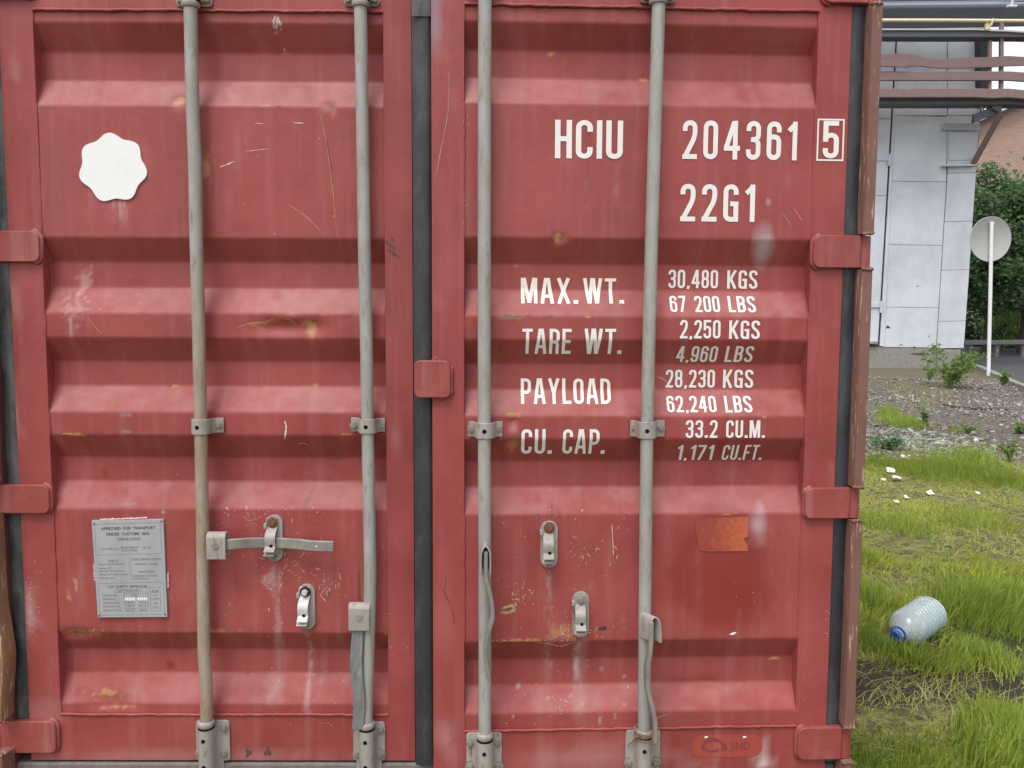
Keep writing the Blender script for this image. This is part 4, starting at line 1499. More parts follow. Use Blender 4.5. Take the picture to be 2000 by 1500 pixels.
plate_text([('APPROVED  FOR  TRANSPORT', 325, 1048, 214, 40, True), ('UNDER  CUSTOMS  SEAL', 395, 978, 288, 40, True), ('CHN/SD 6/2020', 533, 848, 358, 36, False),
            ('CSC SAFETY APPROVAL', 412, 948, 990, 38, False), ('ACEP', 998, 1086, 1058, 34, False)], 'plate_print', M['ink'], .0049)
plate_text([('TYPE  SC4H-CS-01', 318, 557, 485, 30, False), ("MANUFACTURER'S NO.", 590, 828, 468, 28, False), ('OF THE CONTAINER', 594, 806, 508, 28, False), ('0A11377', 882, 988, 478, 28, False),
            ('OWNED  BY', 418, 545, 640, 26, False), ('Dong Fang International', 292, 648, 688, 34, False), ('Investment LTD.', 298, 462, 738, 24, False),
            ('Akara Bldg. 24 De Castro Street', 300, 636, 780, 28, False), ('Wickhams Cay 1, Road Town, Tortola', 302, 682, 826, 28, False), ('British Virgin Islands', 302, 506, 873, 28, False),
            ('TIMBER COMPONENT TREATMENT', 730, 1138, 630, 30, False), ('RADALEUM  SI-AN/2001', 780, 1086, 690, 28, False), ('MANUFACTURED BY', 826, 1038, 792, 30, False),
            ('SHUNDE SHUN AN DA PACIFIC', 752, 1074, 848, 26, False), ('CONTAINER CO.,LTD.', 752, 958, 886, 26, False),
            ('CN/C CS/020/16/02', 540, 820, 1044, 24, False), ('DATE MANUFACTURED', 346, 538, 1106, 24, False), ('IDENTIFICATION NO.', 350, 520, 1155, 24, False),
            ('MAXIMUM GROSS WEIGHT', 352, 572, 1205, 24, False), ('ALLOW STACK WT 1.8G', 354, 574, 1254, 24, False), ('RACKING TEST LOAD VALUE', 358, 600, 1304, 24, False),
            ('04/2020', 720, 822, 1104, 24, False), ('30480 KGS', 652, 768, 1202, 22, False), ('67200 LBS', 824, 930, 1200, 22, False), ('213000 KGS', 654, 770, 1252, 22, False), ('469590 LBS', 824, 930, 1250, 22, False),
            ('15240 KGS', 656, 774, 1302, 22, False), ('33600 LBS', 832, 930, 1300, 22, False), ('CN', 1024, 1062, 1108, 24, False), ('CCSBJ001', 996, 1102, 1158, 28, False), ('2020', 1020, 1076, 1216, 28, False), ('COCLC', 1008, 1094, 1270, 28, False)],
           'plate_print', M['ink_dim'], .0049)
m = MB()


def pl_line(pts, t_=.0007):
    Q = [plate_pt(*zp(*p)) for p in pts]
    m.sweep([(q[0], -.0048, q[1]) for q in Q], (0, -1, 0), .0001, t_)


pl_line([(255, 540), (240, 180), (270, 152), (660, 152), (690, 165), (715, 150), (1090, 148), (1112, 170), (1136, 530), (1112, 558), (725, 556), (703, 540), (685, 560), (280, 562), (255, 540)])
pl_line([(310, 1350), (285, 940), (1155, 935), (1170, 1350), (1145, 1366), (755, 1366), (738, 1350), (720, 1368), (330, 1370), (310, 1350)])
pl_line([(505, 1030), (855, 1026), (858, 1062), (507, 1066), (505, 1030)])
pl_line([(630, 1084), (942, 1080), (950, 1318), (640, 1322), (630, 1084)])
pl_line([(975, 1002), (1108, 998), (1120, 1314), (988, 1318), (975, 1002)])
for yy in (1128, 1180, 1228, 1280):
    pl_line([(632, yy + 2), (944, yy - 2)], .0005)
pl_line([(692, 590), (710, 890)], .0004); pl_line([(715, 590), (730, 885)], .0004); pl_line([(425, 660), (548, 660)], .0005)
m.build('plate_rules', M['ink_dim'], plate, smooth=0)['kind'] = 'stuff'
a0, b0 = zp(640, 1176); a1, b1 = zp(944, 1134)
mm = MB()
for k in range(11):
    if k == 5:
        continue
    aa = a0 + (a1 - a0) * (k + .15) / 11
    bb = a0 + (a1 - a0) * (k + .85) / 11
    q = [plate_pt(aa, b0), plate_pt(bb, b0), plate_pt(bb, b1), plate_pt(aa, b1)]
    mm.add([(p[0], -.0048, p[1]) for p in q], [(0, 1, 2, 3)])
mm.build('stamped_numbers', M['sticker'], plate, smooth=0)
for X, Y in ((232, 147), (1128, 135), (302, 1374), (1180, 1366)):
    q = plate_pt(*zp(X, Y))
    disc('rivet', plate, q[0], q[1], .0045, .0024, M['ink'], .0012)
# old sealant round the plate
sl = MB()
for X0, Y0, X1, Y1, w_, c in ((180, 104, 1150, 88, 9, 1),):
    pass
for edge in (((300, 96), (930, 88)), ((218, 690), (236, 920)), ((1208, 820), (1214, 1010))):
    n = 26
    pts = []
    for k in range(n + 1):
        X = edge[0][0] + (edge[1][0] - edge[0][0]) * k / n
        Y = edge[0][1] + (edge[1][1] - edge[0][1]) * k / n
        q = plate_pt(*zp(X, Y))
        pts.append((q[0] + random.uniform(-.0006, .0006), -.0005, q[1] + random.uniform(-.0008, .0008)))
    MB().tube(pts, [.0022 * random.uniform(.4, 1.5) for _ in pts], 5).build('sealant_bead', NT('pink_sealant').out((.62, .40, .40), .6) if 'sealant' not in M else M['sealant'], plate, smooth=60)

# ------------------------------------------------------------------ chipped paint: small real flakes of bare primer lying in the paint
def chips(d, areas, mat, name, seed):
    r = random.Random(seed)
    m = MB()
    for (x0, x1, y0, y1, n, lmax, bias) in areas:
        for _ in range(n):
            x, y = r.uniform(x0, x1), r.uniform(y0, y1)
            if bias == 'c':
                x = (x0 + x1) / 2 + r.gauss(0, .25) * (x1 - x0)
                y = (y0 + y1) / 2 + r.gauss(0, .25) * (y1 - y0)
            u, v = d.fr.on(x, y, d.prof)
            if not (d.u0 + .004 < u < d.u1 - .004):
                continue
            L = (.9 + (lmax - .9) * r.random() ** 4) / 717
            wd = r.uniform(.45, 1.15) / 717
            a = r.gauss(90, 38) if r.random() < .75 else r.uniform(0, 180)
            c, s = math.cos(rad(a)), math.sin(rad(a))
            n_ = 6
            pts = []
            for k in range(n_):
                t_ = 2 * math.pi * k / n_
                ra = r.uniform(.55, 1.1)
                px_, py_ = math.cos(t_) * L * ra, math.sin(t_) * wd * ra
                uu, vv = u + px_ * c - py_ * s, v + px_ * s + py_ * c
                w_ = float(d.prof(vv)) if d.i0 < uu < d.i1 and d.v_lo < vv < d.v_hi else 0.0
                w_ += float(panel_dents(d, np.array([uu]), np.array([vv]), d is DL)[0]) if w_ != 0 else .0006
                pts.append((uu, -w_ - .0009, vv))
            m.add(pts, [tuple(range(n_))])
    o = m.build(name, mat, root, d.m, smooth=0)
    o['kind'] = 'stuff'
    return o


chips(DL, [(412, 650, 988, 1240, 70, 8, ''), (520, 640, 1070, 1130, 46, 9, 'c'), (610, 670, 1100, 1180, 46, 11, 'c'), (455, 520, 990, 1030, 26, 9, 'c'), (540, 720, 1300, 1390, 14, 4, ''), (130, 360, 470, 1390, 24, 4, ''), (410, 690, 215, 460, 14, 4, ''), (745, 800, 1190, 1340, 10, 4, '')], M['chip'], 'paint_chip', 3)
chips(DL, [(420, 640, 988, 1010, 18, 6, ''), (520, 560, 1100, 1330, 20, 4, ''), (40, 80, 1120, 1270, 110, 2.2, 'c'), (395, 420, 1340, 1380, 8, 4, '')], M['chip_white'], 'paint_chip', 4)
chips(DL, [(130, 260, 1225, 1250, 40, 6, ''), (170, 270, 1345, 1390, 40, 5, ''), (540, 680, 1402, 1420, 40, 4, ''), (748, 760, 1000, 1260, 26, 7, ''), (110, 122, 1260, 1400, 14, 7, '')], M['chip_rust'], 'paint_chip', 5)
chips(DR, [(965, 1235, 990, 1250, 60, 6, ''), (1090, 1200, 1050, 1110, 40, 7, 'c'), (980, 1060, 1130, 1190, 40, 9, 'c'), (1085, 1130, 1205, 1250, 40, 7, 'c'), (960, 1230, 1300, 1420, 26, 4, ''), (1420, 1550, 900, 1240, 12, 3, '')], M['chip'], 'paint_chip', 6)
chips(DR, [(1150, 1195, 1225, 1245, 16, 4, ''), (1115, 1150, 1255, 1310, 14, 6, ''), (960, 1120, 1250, 1254, 30, 4, ''), (905, 915, 30, 470, 20, 3, ''), (1080, 1110, 1365, 1395, 12, 5, ''), (1610, 1620, 1180, 1440, 40, 2.2, '')], M['chip_white'], 'paint_chip', 7)
chips(DR, [(1060, 1130, 1225, 1252, 26, 6, ''), (975, 1010, 1182, 1200, 14, 4, ''), (1553, 1572, 1290, 1360, 10, 5, '')], M['chip_rust'], 'paint_chip', 8)


def scratch(d, pts, mat, wpx=1.2):
    P = smooth_path([d.fr.on(x, y, d.prof) for x, y in pts], 6)
    V, Fs = [], []
    for i, p in enumerate(P):
        q = P[min(i + 1, len(P) - 1)] - P[max(i - 1, 0)]
        q /= np.linalg.norm(q) + 1e-9
        n = np.array([-q[1], q[0]]) * wpx / 1434. * (.5 + random.random()) * math.sin(math.pi * (i + .6) / (len(P) + .2)) ** .4
        for sgn in (1, -1):
            uu, vv = p + n * sgn
            w_ = (float(d.prof(vv)) + float(panel_dents(d, np.array([uu]), np.array([vv]), d is DL)[0])) if d.i0 < uu < d.i1 else .0005
            V.append((uu, -w_ - .0008, vv))
    for i in range(len(P) - 1):
        Fs.append((2 * i, 2 * i + 1, 2 * i + 3, 2 * i + 2))
    return MB().add(V, Fs).build('paint_scratch', mat, root, d.m, smooth=0)


for pts, mt, wp in (([(556, 822), (559, 832), (558, 845), (556, 858)], 'chip_white', 3), ([(430, 326), (445, 321), (458, 315)], 'chip_white', 2.5),
                    ([(480, 296), (505, 293), (527, 291)], 'chip', 1.5), ([(498, 241), (515, 242)], 'chip_white', 1.2), ([(573, 240), (593, 241)], 'chip_white', 1.4),
                    ([(622, 210), (634, 260), (642, 310), (650, 370), (655, 420), (658, 462)], 'chip_rust', 1.3), ([(638, 270), (645, 320), (650, 360)], 'scuff', 1.4),
                    ([(460, 642), (485, 632), (515, 629), (535, 622)], 'chip_rust', 2), ([(555, 622), (568, 625), (576, 632)], 'chip_rust', 1.8), ([(172, 622), (188, 640), (198, 652)], 'chip_rust', 1.6),
                    ([(122, 848), (140, 847), (168, 852)], 'chip_rust', 2.4), ([(565, 400), (600, 425), (632, 458)], 'chip', .7), ([(582, 868), (592, 865), (602, 870)], 'chip', 1),
                    ([(753, 470), (762, 478), (772, 485)], 'scuff', 3), ([(760, 488), (772, 497), (783, 505)], 'scuff', 3.5), ([(764, 464), (770, 470)], 'scuff', 2),
                    ([(306, 1440), (310, 1408), (330, 1418), (338, 1422), (335, 1440)], 'scuff', 2), ([(545, 1425), (542, 1445), (545, 1460)], 'scuff', 1.2)):
    scratch(DL, pts, M[mt], wp)
for pts in ([(533, 2), (535, 10), (536, 20)], [(538, 31), (535, 40), (537, 50)], [(542, 33), (546, 42), (550, 50)], [(539, 36), (541, 46), (540, 55)], [(555, 95), (557, 101)]):
    scratch(DL, pts, M['chip_white'], 1.8)
for pts, mt, wp in (([(878, 150), (876, 210), (868, 260), (858, 310), (850, 355)], 'chip', .8), ([(1195, 1023), (1197, 1060), (1198, 1085)], 'chip_white', 1.4), ([(1050, 1255), (1075, 1258), (1095, 1262), (1125, 1252)], 'chip', 1.6),
                    ([(1284, 735), (1296, 741), (1302, 746)], 'chip', 1.4), ([(1548, 405), (1558, 418), (1566, 432)], 'chip', .9), ([(1528, 415), (1536, 428), (1545, 440)], 'chip', .7), ([(1283, 1402), (1305, 1394)], 'chip', 1),
                    ([(873, 1125), (868, 1150), (872, 1170)], 'scuff', 1), ([(858, 1140), (880, 1180), (888, 1220)], 'scuff', .8), ([(1162, 1068), (1160, 1080)], 'scuff', 1)):
    scratch(DR, pts, M[mt], wp)
# two dark hand smears near the sill of the left door
for x, y, a in ((485, 1470, 8), (523, 1468, -22)):
    q = LEFT.px(x, y)
    pts = []
    for k in range(18):
        t_ = 2 * math.pi * k / 18
        r_ = (.009 + .004 * math.sin(3 * t_ + a)) * random.uniform(.75, 1.2)
        pts.append((q[0] + r_ * math.cos(t_) * .9, q[1] + r_ * math.sin(t_) * 1.35))
    MB().prism(pts, -.001, .0016).build('dark_smear', M['scuff'], root, DL.m, smooth=0)
#@@SETTING@@
# ------------------------------------------------------------------ the setting: ground, road, puddle
def gh(x, y):
    """height of the ground"""
    x, y = np.asarray(x, float), np.asarray(y, float)
    h = .022 * fbm(x * .9 + 3, y * .9, 41) + .008 * fbm(x * 3.1, y * 3.1, 44)
    h = h * np.clip((np.hypot(x - 1.5, y + 2) - .2) / 1.5, .3, 1)
    under = np.clip((1.6 - np.abs(x)) / .4, 0, 1) * np.clip((y + .2) / .3, 0, 1)
    h = h * (1 - under) - under * (.03 + .030 * np.clip(y, 0, 6.2))
    # soft bank of earth in front of the metal building
    h = h + .10 * np.exp(-(((x - 5.6) / 1.6) ** 2 + ((y - 12.6) / 1.1) ** 2))
    # wheel rut
    h = h - .045 * np.exp(-((y - RUT(x)) / .11) ** 2) * np.clip((x - 1.2) / .3, 0, 1) * np.clip((4.2 - x) / 1.2, 0, 1)
    # shallow puddle hollow
    h = h - .085 * np.exp(-(((x - PUD[0]) / .36) ** 2 + ((y - PUD[1]) / .26) ** 2))
    return h


PUD = onG(1978, 1238)[:2]
_r0, _r1 = onG(1700, 1335), onG(1990, 1350)
RUT = lambda x: _r0[1] + (_r1[1] - _r0[1]) * (np.asarray(x) - _r0[0]) / (_r1[0] - _r0[0]) + .03 * np.sin(np.asarray(x) * 4)


def ground_mesh():
    xs = np.unique(np.concatenate([np.linspace(-400, -8, 12), np.linspace(-8, 0, 10), np.linspace(0, 9, 150), np.linspace(9, 26, 60), np.linspace(26, 400, 14)]))
    ys = np.unique(np.concatenate([np.linspace(-400, -4, 12), np.linspace(-4, -1, 10), np.linspace(-1, 9, 170), np.linspace(9, 40, 70), np.linspace(40, 600, 14)]))
    X, Y = np.meshgrid(xs, ys)
    Z = gh(X, Y)
    idx = np.arange(X.size).reshape(X.shape)
    Q = np.stack([idx[:-1, :-1], idx[:-1, 1:], idx[1:, 1:], idx[1:, :-1]], -1).reshape(-1, 4)
    me = raw_mesh('ground', np.stack([X.ravel(), Y.ravel(), Z.ravel()], 1), Q, M['ground'], 180)
    mud = np.exp(-((Y - RUT(X)) / .20) ** 2) * (X > 1.0) * np.clip((4.2 - X) / 1.2, 0, 1) + 1.2 * np.exp(-(((X - PUD[0]) / .55) ** 2 + ((Y - PUD[1]) / .36) ** 2))
    at = me.attributes.new('mud', 'FLOAT', 'POINT')
    at.data.foreach_set('value', np.clip(mud, 0, 1).ravel().astype(np.float32))
    return me


yG1 = onG(1850, 872)[1]                         # where grass gives way to gravel
yG2 = onG(1850, 752)[1]                         # where gravel gives way to bare earth
t = NT('ground_earth')
co = t.co()
sx = t.n('ShaderNodeSeparateXYZ')
t.l(co, sx.inputs[0])
wob = t.ramp(t.noise(.8, 4, co), 0, 1, -1.6, 1.6)
yy = t.math('ADD', sx.outputs['Y'], wob)
soil = t.mix(t.ramp(t.noise(3, 5, co, .7), .35, .65), (.10, .085, .045), (.055, .044, .028))
soil = t.mix(t.ramp(t.noise(14, 5, co, .7), .42, .62, 0, .85), soil, (.25, .26, .075))
vor = t.n('ShaderNodeTexVoronoi')
vor.inputs['Scale'].default_value = 26
t.l(co, vor.inputs['Vector'])
peb = t.mix(t.ramp(vor.outputs['Color'], .1, .9), (.10, .092, .085), (.30, .285, .27))
peb = t.mix(t.ramp(vor.outputs['Distance'], .3, .55), peb, (.08, .065, .05))
grav = t.mix(t.ramp(t.noise(2.2, 4, co), .4, .65, 0, .7), peb, (.135, .11, .08))
bare = t.mix(t.ramp(t.noise(5, 5, co, .7), .4, .65), (.15, .115, .082), (.095, .078, .055))
bare = t.mix(t.ramp(t.noise(60, 3, co), .6, .7, 0, .7), bare, (.28, .26, .23))
bare = t.mix(t.ramp(t.noise(1.7, 4, co), .5, .65, 0, .55), bare, (.11, .12, .05))
c = t.mix(t.ramp(yy, yG1 - .6, yG1 + .4), soil, grav)
c = t.mix(t.ramp(yy, yG2 - .8, yG2 + .8), c, bare)
mu = t.n('ShaderNodeAttribute', attribute_name='mud')
mf = t.ramp(t.math('ADD', mu.outputs['Fac'], t.ramp(t.noise(7, 4, co), .3, .7, -.3, .3)), .35, .7)
c = t.mix(mf, c, (.030, .024, .017))
M['ground'] = t.out(c, t.ramp(mf, 0, 1, .9, .42), .3, t.noise(40, 5, co), .6, .02)
g_ = obj('ground', ground_mesh())
tag(g_, kind='structure')

# road beyond the kerb: runs off to the right behind the sign
k0, k1 = onG(1878, 708), onG(2000, 764)
dk = (k1 - k0)[:2] / np.linalg.norm((k1 - k0)[:2])
nk = np.array([-dk[1], dk[0]])                  # away from the yard
if nk[0] < 0:
    nk = -nk
t = NT('asphalt')
co = t.co()
M['asphalt'] = t.out(t.mix(t.ramp(t.noise(70, 3, co), .4, .7), (.085, .085, .09), (.055, .055, .06)), .8, .35, t.noise(120, 3, co), .4, .01)
M['concrete'] = steel_mat('old_concrete', (.30, .285, .265), (.20, .185, .165), (.10, .09, .075), .8, .6, .9, .6)
A, B = k0[:2] - dk * 14, k1[:2] + dk * 40
mb = MB()
n = 40
V, Fs = [], []
for i in range(n + 1):
    p = A + (B - A) * i / n
    for w_ in (.06, 2.0, 4.2, 6.5):
        q = p + nk * w_
        V.append((q[0], q[1], max(.03, float(gh(q[0], q[1])) + .02)))
for i in range(n):
    for j in range(3):
        Fs.append((4 * i + j, 4 * i + j + 1, 4 * i + 5 + j, 4 * i + 4 + j))
tag(MB().add(V, Fs).build('road', M['asphalt'], smooth=0), kind='structure')
# kerb stones
KB = None
kr = empty('kerb')
tag(kr, 'low grey concrete kerb between the gravel yard and the road', 'kerb')
for i in range(60):
    a = k0[:2] - dk * 1.0 + dk * i
    b = a + dk * .985
    z = max(float(gh(*a)), float(gh(*b)))
    p = [(*(a), -.1), (*(b), -.1), (*(b + nk * .12), -.1), (*(a + nk * .12), -.1)]
    hgt = .075 + random.uniform(-.012, .012)
    if i < 26:
        o = MB().hexa(p, [(q[0], q[1], hgt) for q in p]).build('kerb_stone', M['concrete'], kr, bevel=.012)

# puddle
t = NT('puddle_water')
M['water'] = t.out((.035, .032, .026), .03, .5, t.noise(14, 2, t.co()), .05, .01)
V = [(PUD[0] + 1.0 * math.cos(a) * (1 + .2 * math.sin(3 * a)), PUD[1] + .5 * math.sin(a) * (1 + .25 * math.sin(2 * a + 1)), -.036) for a in np.linspace(0, 2 * math.pi, 40)[:-1]]
tag(MB().add(V, [tuple(range(39))]).build('puddle', M['water'], smooth=0), kind='structure')

# ------------------------------------------------------------------ metal-clad building, its door and the steel gallery
YB = 15.3


def metal_mat(name, base, stain, a=.6):
    t = NT(name)
    co = t.co()
    c = t.mix(t.ramp(t.noise(.9, 5, co, .65), .42, .68, 0, a), base, stain)
    c = t.mix(t.ramp(t.noise(4, 4, t.co((1.4, 1, .3))), .55, .8, 0, .35), c, tuple(v * .75 for v in base))
    c = t.mix(t.ramp(t.noise(26, 4, co), .70, .75, 0, .5), c, (.25, .21, .18))
    return t.out(c, .6, .35, t.noise(2.2, 4, co), .18, .05)


M['clad'] = metal_mat('grey_painted_sheet', (.62, .64, .685), (.46, .48, .53), .9)
M['clad_dim'] = metal_mat('shaded_sheet', (.44, .46, .50), (.35, .365, .40))
M['clad_back'] = NT('dark_gap').out((.06, .062, .068), .8)
bld = empty('metal_building', (atY(1800, 690, YB)[0], YB, 0))
tag(bld, 'pale grey building clad in painted metal sheets behind the gravel yard', 'building')
BM_ = Matrix.Translation(bld.location).inverted()


def W2B(p):
    return np.array(p) - np.array(bld.location)


def sheet(quad, mat='clad', Y=YB, d=.03, name='metal_sheet', parent=bld, bev=.006):
    q = [W2B(atY(x, y, Y)) for x, y in quad]
    return MB().slab(q, (0, d, 0)).build(name, M[mat], parent, bevel=bev)


# solid carcass behind the sheets
q = [W2B(atY(x, y, YB + .035)) for x, y in ((1404, 722), (1879, 722), (1917, 200), (1938, -140), (1435, -140))]
MB().slab(q, (0, 4.5, 0)).build('wall', M['clad_back'], bld)
gap = .33


def quad_in(tl, tr, br, bl, g=gap):
    return [(bl[0] + g, bl[1] - g), (br[0] - g, br[1] - g), (tr[0] - g, tr[1] + g), (tl[0] + g, tl[1] + g)]


def lerp(a, b, t_):
    return (a[0] + (b[0] - a[0]) * t_, a[1] + (b[1] - a[1]) * t_)


# left door leaf (between x 1600 and the dark gap)
gapline = lambda y: 1741 - (y - 232) * (25.5 / 440)
leaf = None
for y0, y1 in ((-140, 60), (60, 232), (232, 382), (382, 592), (592, 668)):
    s_ = sheet(quad_in((1420 - (y0 - 300) * .036, y0), (gapline(y0) - .5, y0), (gapline(y1) - .5, y1), (1420 - (y1 - 300) * .036, y1)), Y=YB - .02)
jl = lambda y: gapline(y) + 2.5
jr = lambda y: 1746 - (y - 232) * (20. / 440)
sheet(quad_in((jl(60), 60), (jr(60) + 2, 60), (jr(676) + 2, 678), (jl(676), 676), .3), Y=YB - .01, name='door_jamb')
for y in (309, 596):
    q = [W2B(atY(x, yy_, YB - .05)) for x, yy_ in ((1640, y + 5), (gapline(y) + 1, y + 5), (gapline(y) + 1, y - 5), (1640, y - 5))]
    MB().slab(q, (0, .03, 0)).build('hinge_strap', M['clad'], bld, bevel=.01)
    a, b = W2B(atY(gapline(y) + 1, y + 15, YB - .06)), W2B(atY(gapline(y) + 1, y - 8, YB - .06))
    MB().tube([a, b], .03, 10).build('hinge_pin', M['clad'], bld)
q = [W2B(atY(x, y, YB - .06)) for x, y in ((1600, 672), (1715, 672), (1715, 667), (1600, 668))]
MB().slab(q, (0, .05, 0)).build('door_sill', M['concrete'], bld)
# middle column of sheets
cl = lambda y: jr(y) + 1.5
cr = lambda y: 1850 - max(0, y - 335) * .062 - (4 if y < 335 else 0) * 0
for y0, y1 in ((-140, 62), (62, 150), (150, 226), (226, 354), (354, 478), (478, 600), (600, 678)):
    yl = 3 if y0 > 200 else 0
    sheet(quad_in((cl(y0), y0), (cr(y0), y0 + yl * .5), (cr(y1), y1 + yl * .5), (cl(y1), y1)), 'clad')
rr = lambda y: 1916 - (y - 205) * (33. / 475)
for y0, y1 in ((-140, 62), (62, 150), (150, 226), (326, 338), (338, 433), (433, 528), (528, 628), (628, 681)):
    sheet(quad_in((cr(y0) + 1, y0), (rr(y0), y0 - 1), (rr(y1), y1 - 1), (cr(y1) + 1, y1)), 'clad', Y=YB - (.012 if y0 > 400 else 0))
# boarded window with a hood and a ledge
sheet(quad_in((1849, 226), (rr(226), 226), (rr(326), 324), (1850, 326)), 'clad', Y=YB + .004)
sheet(quad_in((1852, 258), (rr(258) - 4, 257), (rr(312) - 4, 312), (1854, 313), 0), 'clad', Y=YB - .02, name='window_board')
q = [W2B(atY(x, y, YB - .12)) for x, y in ((1842, 253), (1914, 254), (1915, 241), (1842, 240))]
MB().slab(q, (0, .13, 0)).build('window_hood', M['clad'], bld, bevel=.01)
q = [W2B(atY(x, y, YB - .16)) for x, y in ((1845, 324), (1908, 323), (1908, 320.5), (1845, 321.5))]
MB().slab(q, (0, .17, 0)).build('window_ledge', M['clad'], bld)
# plinth
q = [W2B(atY(x, y, YB + .01)) for x, y in ((1403, 740), (1833, 740), (1835, 680), (1405, 672))]
MB().slab(q, (0, .2, 0)).build('plinth', M['concrete'], bld)
q = [W2B(atY(x, y, YB - .05)) for x, y in ((1831, 722), (1876, 722), (1877, 683), (1832, 683))]
MB().slab(q, (0, .3, 0)).build('plinth_block', M['concrete'], bld, bevel=.02)
# tears and holes in the sheets
for pts in ([(1729, 641), (1734, 635), (1740, 641)], [(1789, 559), (1795, 557), (1793, 560)], [(1755, 674), (1762, 672), (1763, 674)], [(1783, 678), (1788, 676), (1787, 680)], [(1775, 690), (1792, 692), (1818, 694), (1810, 689)]):
    q = [W2B(atY(x, y, YB - .004)) for x, y in pts]
    MB().slab(q, (0, .003, 0)).build('torn_hole', M['clad_back'], bld)
# dark upper corner mast of the building
sheet([(1916, 196), (1934, 196), (1937, 60), (1914, 60)], 'clad_back', Y=YB - .2, d=.6, name='corner_column')

# canopy roof above
M['canopy'] = metal_mat('dark_canopy_sheet', (.25, .27, .33), (.19, .205, .26))
can = empty('roof_canopy', (atY(1880, 0, 14)[0], 14, 7.2))
tag(can, 'dark overhanging metal canopy above the steel gallery of the building', 'canopy')


def Wc(p, o_):
    return np.array(p) - np.array(o_.location)


q = [atY(x, y, 15.1) for x, y in ((1500, 62), (2000, 58))]
f0 = [atY(x, y, 14.6) for x, y in ((1560, 22), (2150, -12))]
e1 = atY(2150, 50, 15.1)
lo = [f0[0], f0[1], e1, q[0]]
MB().hexa([Wc(p, can) for p in lo], [Wc(p, can) + np.array([0, 0, .25]) for p in lo]).build('canopy_slab', M['canopy'], can, bevel=.02)
fa = [atY(x, y, 14.55) for x, y in ((1560, 26), (2150, -6))]
MB().slab([Wc(fa[0], can), Wc(fa[1], can), Wc(fa[1], can) + np.array([0, 0, .9]), Wc(fa[0], can) + np.array([0, 0, .9])], (0, .05, 0)).build('fascia', M['canopy'], can, bevel=.01)
for y in (36, 50):
    a, b = atY(1560, y, 14.2), atY(2100, y - 6, 14.2)
    MB().tube([Wc(a, can) + np.array([0, 0, .35]), Wc(b, can) + np.array([0, 0, .35])], .05, 8).build('purlin', M['canopy'], can)
# lamp bracket hanging from the canopy edge
a, b = atY(1976, 12, 13.4), atY(1978, -4, 13.4)
MB().tube([Wc(a, can), Wc(b, can)], .02, 8).tube([Wc(a, can) + np.array([-.09, 0, 0]), Wc(a, can) + np.array([.09, 0, 0])], .025, 8).build('hanger', M['clad'], can)

# the gallery
M['gallery'] = post_mat('brown_gallery_steel', (.19, .14, .14), (.24, .14, .12), (.30, .22, .20), .9)
M['gallery_dark'] = NT('dark_gallery_steel').out((.11, .102, .12), .7)
M['zinc'] = metal_mat('zinc_edge', (.55, .55, .55), (.42, .41, .41))
YGa = 14.2
gal = empty('steel_gallery', (atY(1880, 200, YGa)[0], YGa, 5.4))
tag(gal, 'brown rusty steel gallery with wavy rails high on the metal building', 'gallery')


def beam(name, top, bot, Y=YGa, d=.08, mat='gallery', bev=.01):
    """rail drawn by its upper and lower edge; each a list of pixels"""
    n = len(top)
    T_ = [Wc(atY(x, y, Y), gal) for x, y in top]
    B_ = [Wc(atY(x, y, Y), gal) for x, y in bot]
    dv = np.array([0, d, 0])
    V, Fs = [], []
    for a, b in zip(T_, B_):
        V += [a, b, b + dv, a + dv]
    for i in range(n - 1):
        for k in range(4):
            Fs.append((4 * i + k, 4 * i + (k + 1) % 4, 4 * i + 4 + (k + 1) % 4, 4 * i + 4 + k))
    Fs += [(0, 1, 2, 3), tuple(4 * (n - 1) + k for k in (3, 2, 1, 0))]
    return MB().add(V, Fs).build(name, M[mat], gal, smooth=40, bevel=bev)


xs = [1560, 1650, 1730, 1760, 1790, 1820, 1850, 1880, 1910, 1940, 1970, 2000, 2060, 2150]
wv = lambda base, d: [(x, base + d.get(x, 0)) for x in xs]
beam('top_rail', wv(58, {1850: 0, 1880: 1, 1970: 3, 2000: 5, 2060: 8, 2150: 12, 1940: 2}), wv(72.5, {2000: 0, 1970: 0, 2060: 2, 2150: 8}), d=.3, mat='gallery_dark')
beam('zinc_capping', wv(55.5, {1940: 2, 1970: 3, 2000: 5, 2060: 8, 2150: 12}), wv(58.5, {1940: 2, 1970: 3, 2000: 5, 2060: 8, 2150: 12}), Y=YGa - .03, d=.36, mat='zinc', bev=0)
beam('wavy_rail', [(1560, 106), (1650, 107), (1730, 106), (1745, 104), (1762, 104), (1780, 106), (1800, 111), (1820, 115), (1838, 116), (1860, 114), (1880, 113), (1905, 112), (1940, 111), (1970, 109), (2000, 111), (2150, 112)],
     [(1560, 126), (1650, 126), (1730, 127), (1745, 128), (1762, 128), (1780, 129), (1800, 129), (1820, 132), (1838, 133), (1860, 133), (1880, 133), (1905, 132), (1940, 131), (1970, 129), (2000, 128), (2150, 130)], d=.04, bev=.004)
beam('loose_board', [(1690, 119), (1730, 119), (1768, 120)], [(1690, 129), (1730, 130), (1776, 132)], Y=YGa - .06, d=.03, mat='gallery')
beam('mid_rail', wv(139, {2000: 2, 2060: 3, 2150: 4}), wv(157, {2000: 2, 2060: 3, 2150: 4}), d=.06)
beam('floor_beam', wv(172.5, {1880: 0, 1940: 1, 2000: 3, 2060: 5, 2150: 8}), wv(190, {1940: 2, 2000: 3, 2060: 5, 2150: 8}), Y=YGa - .04, d=.12)
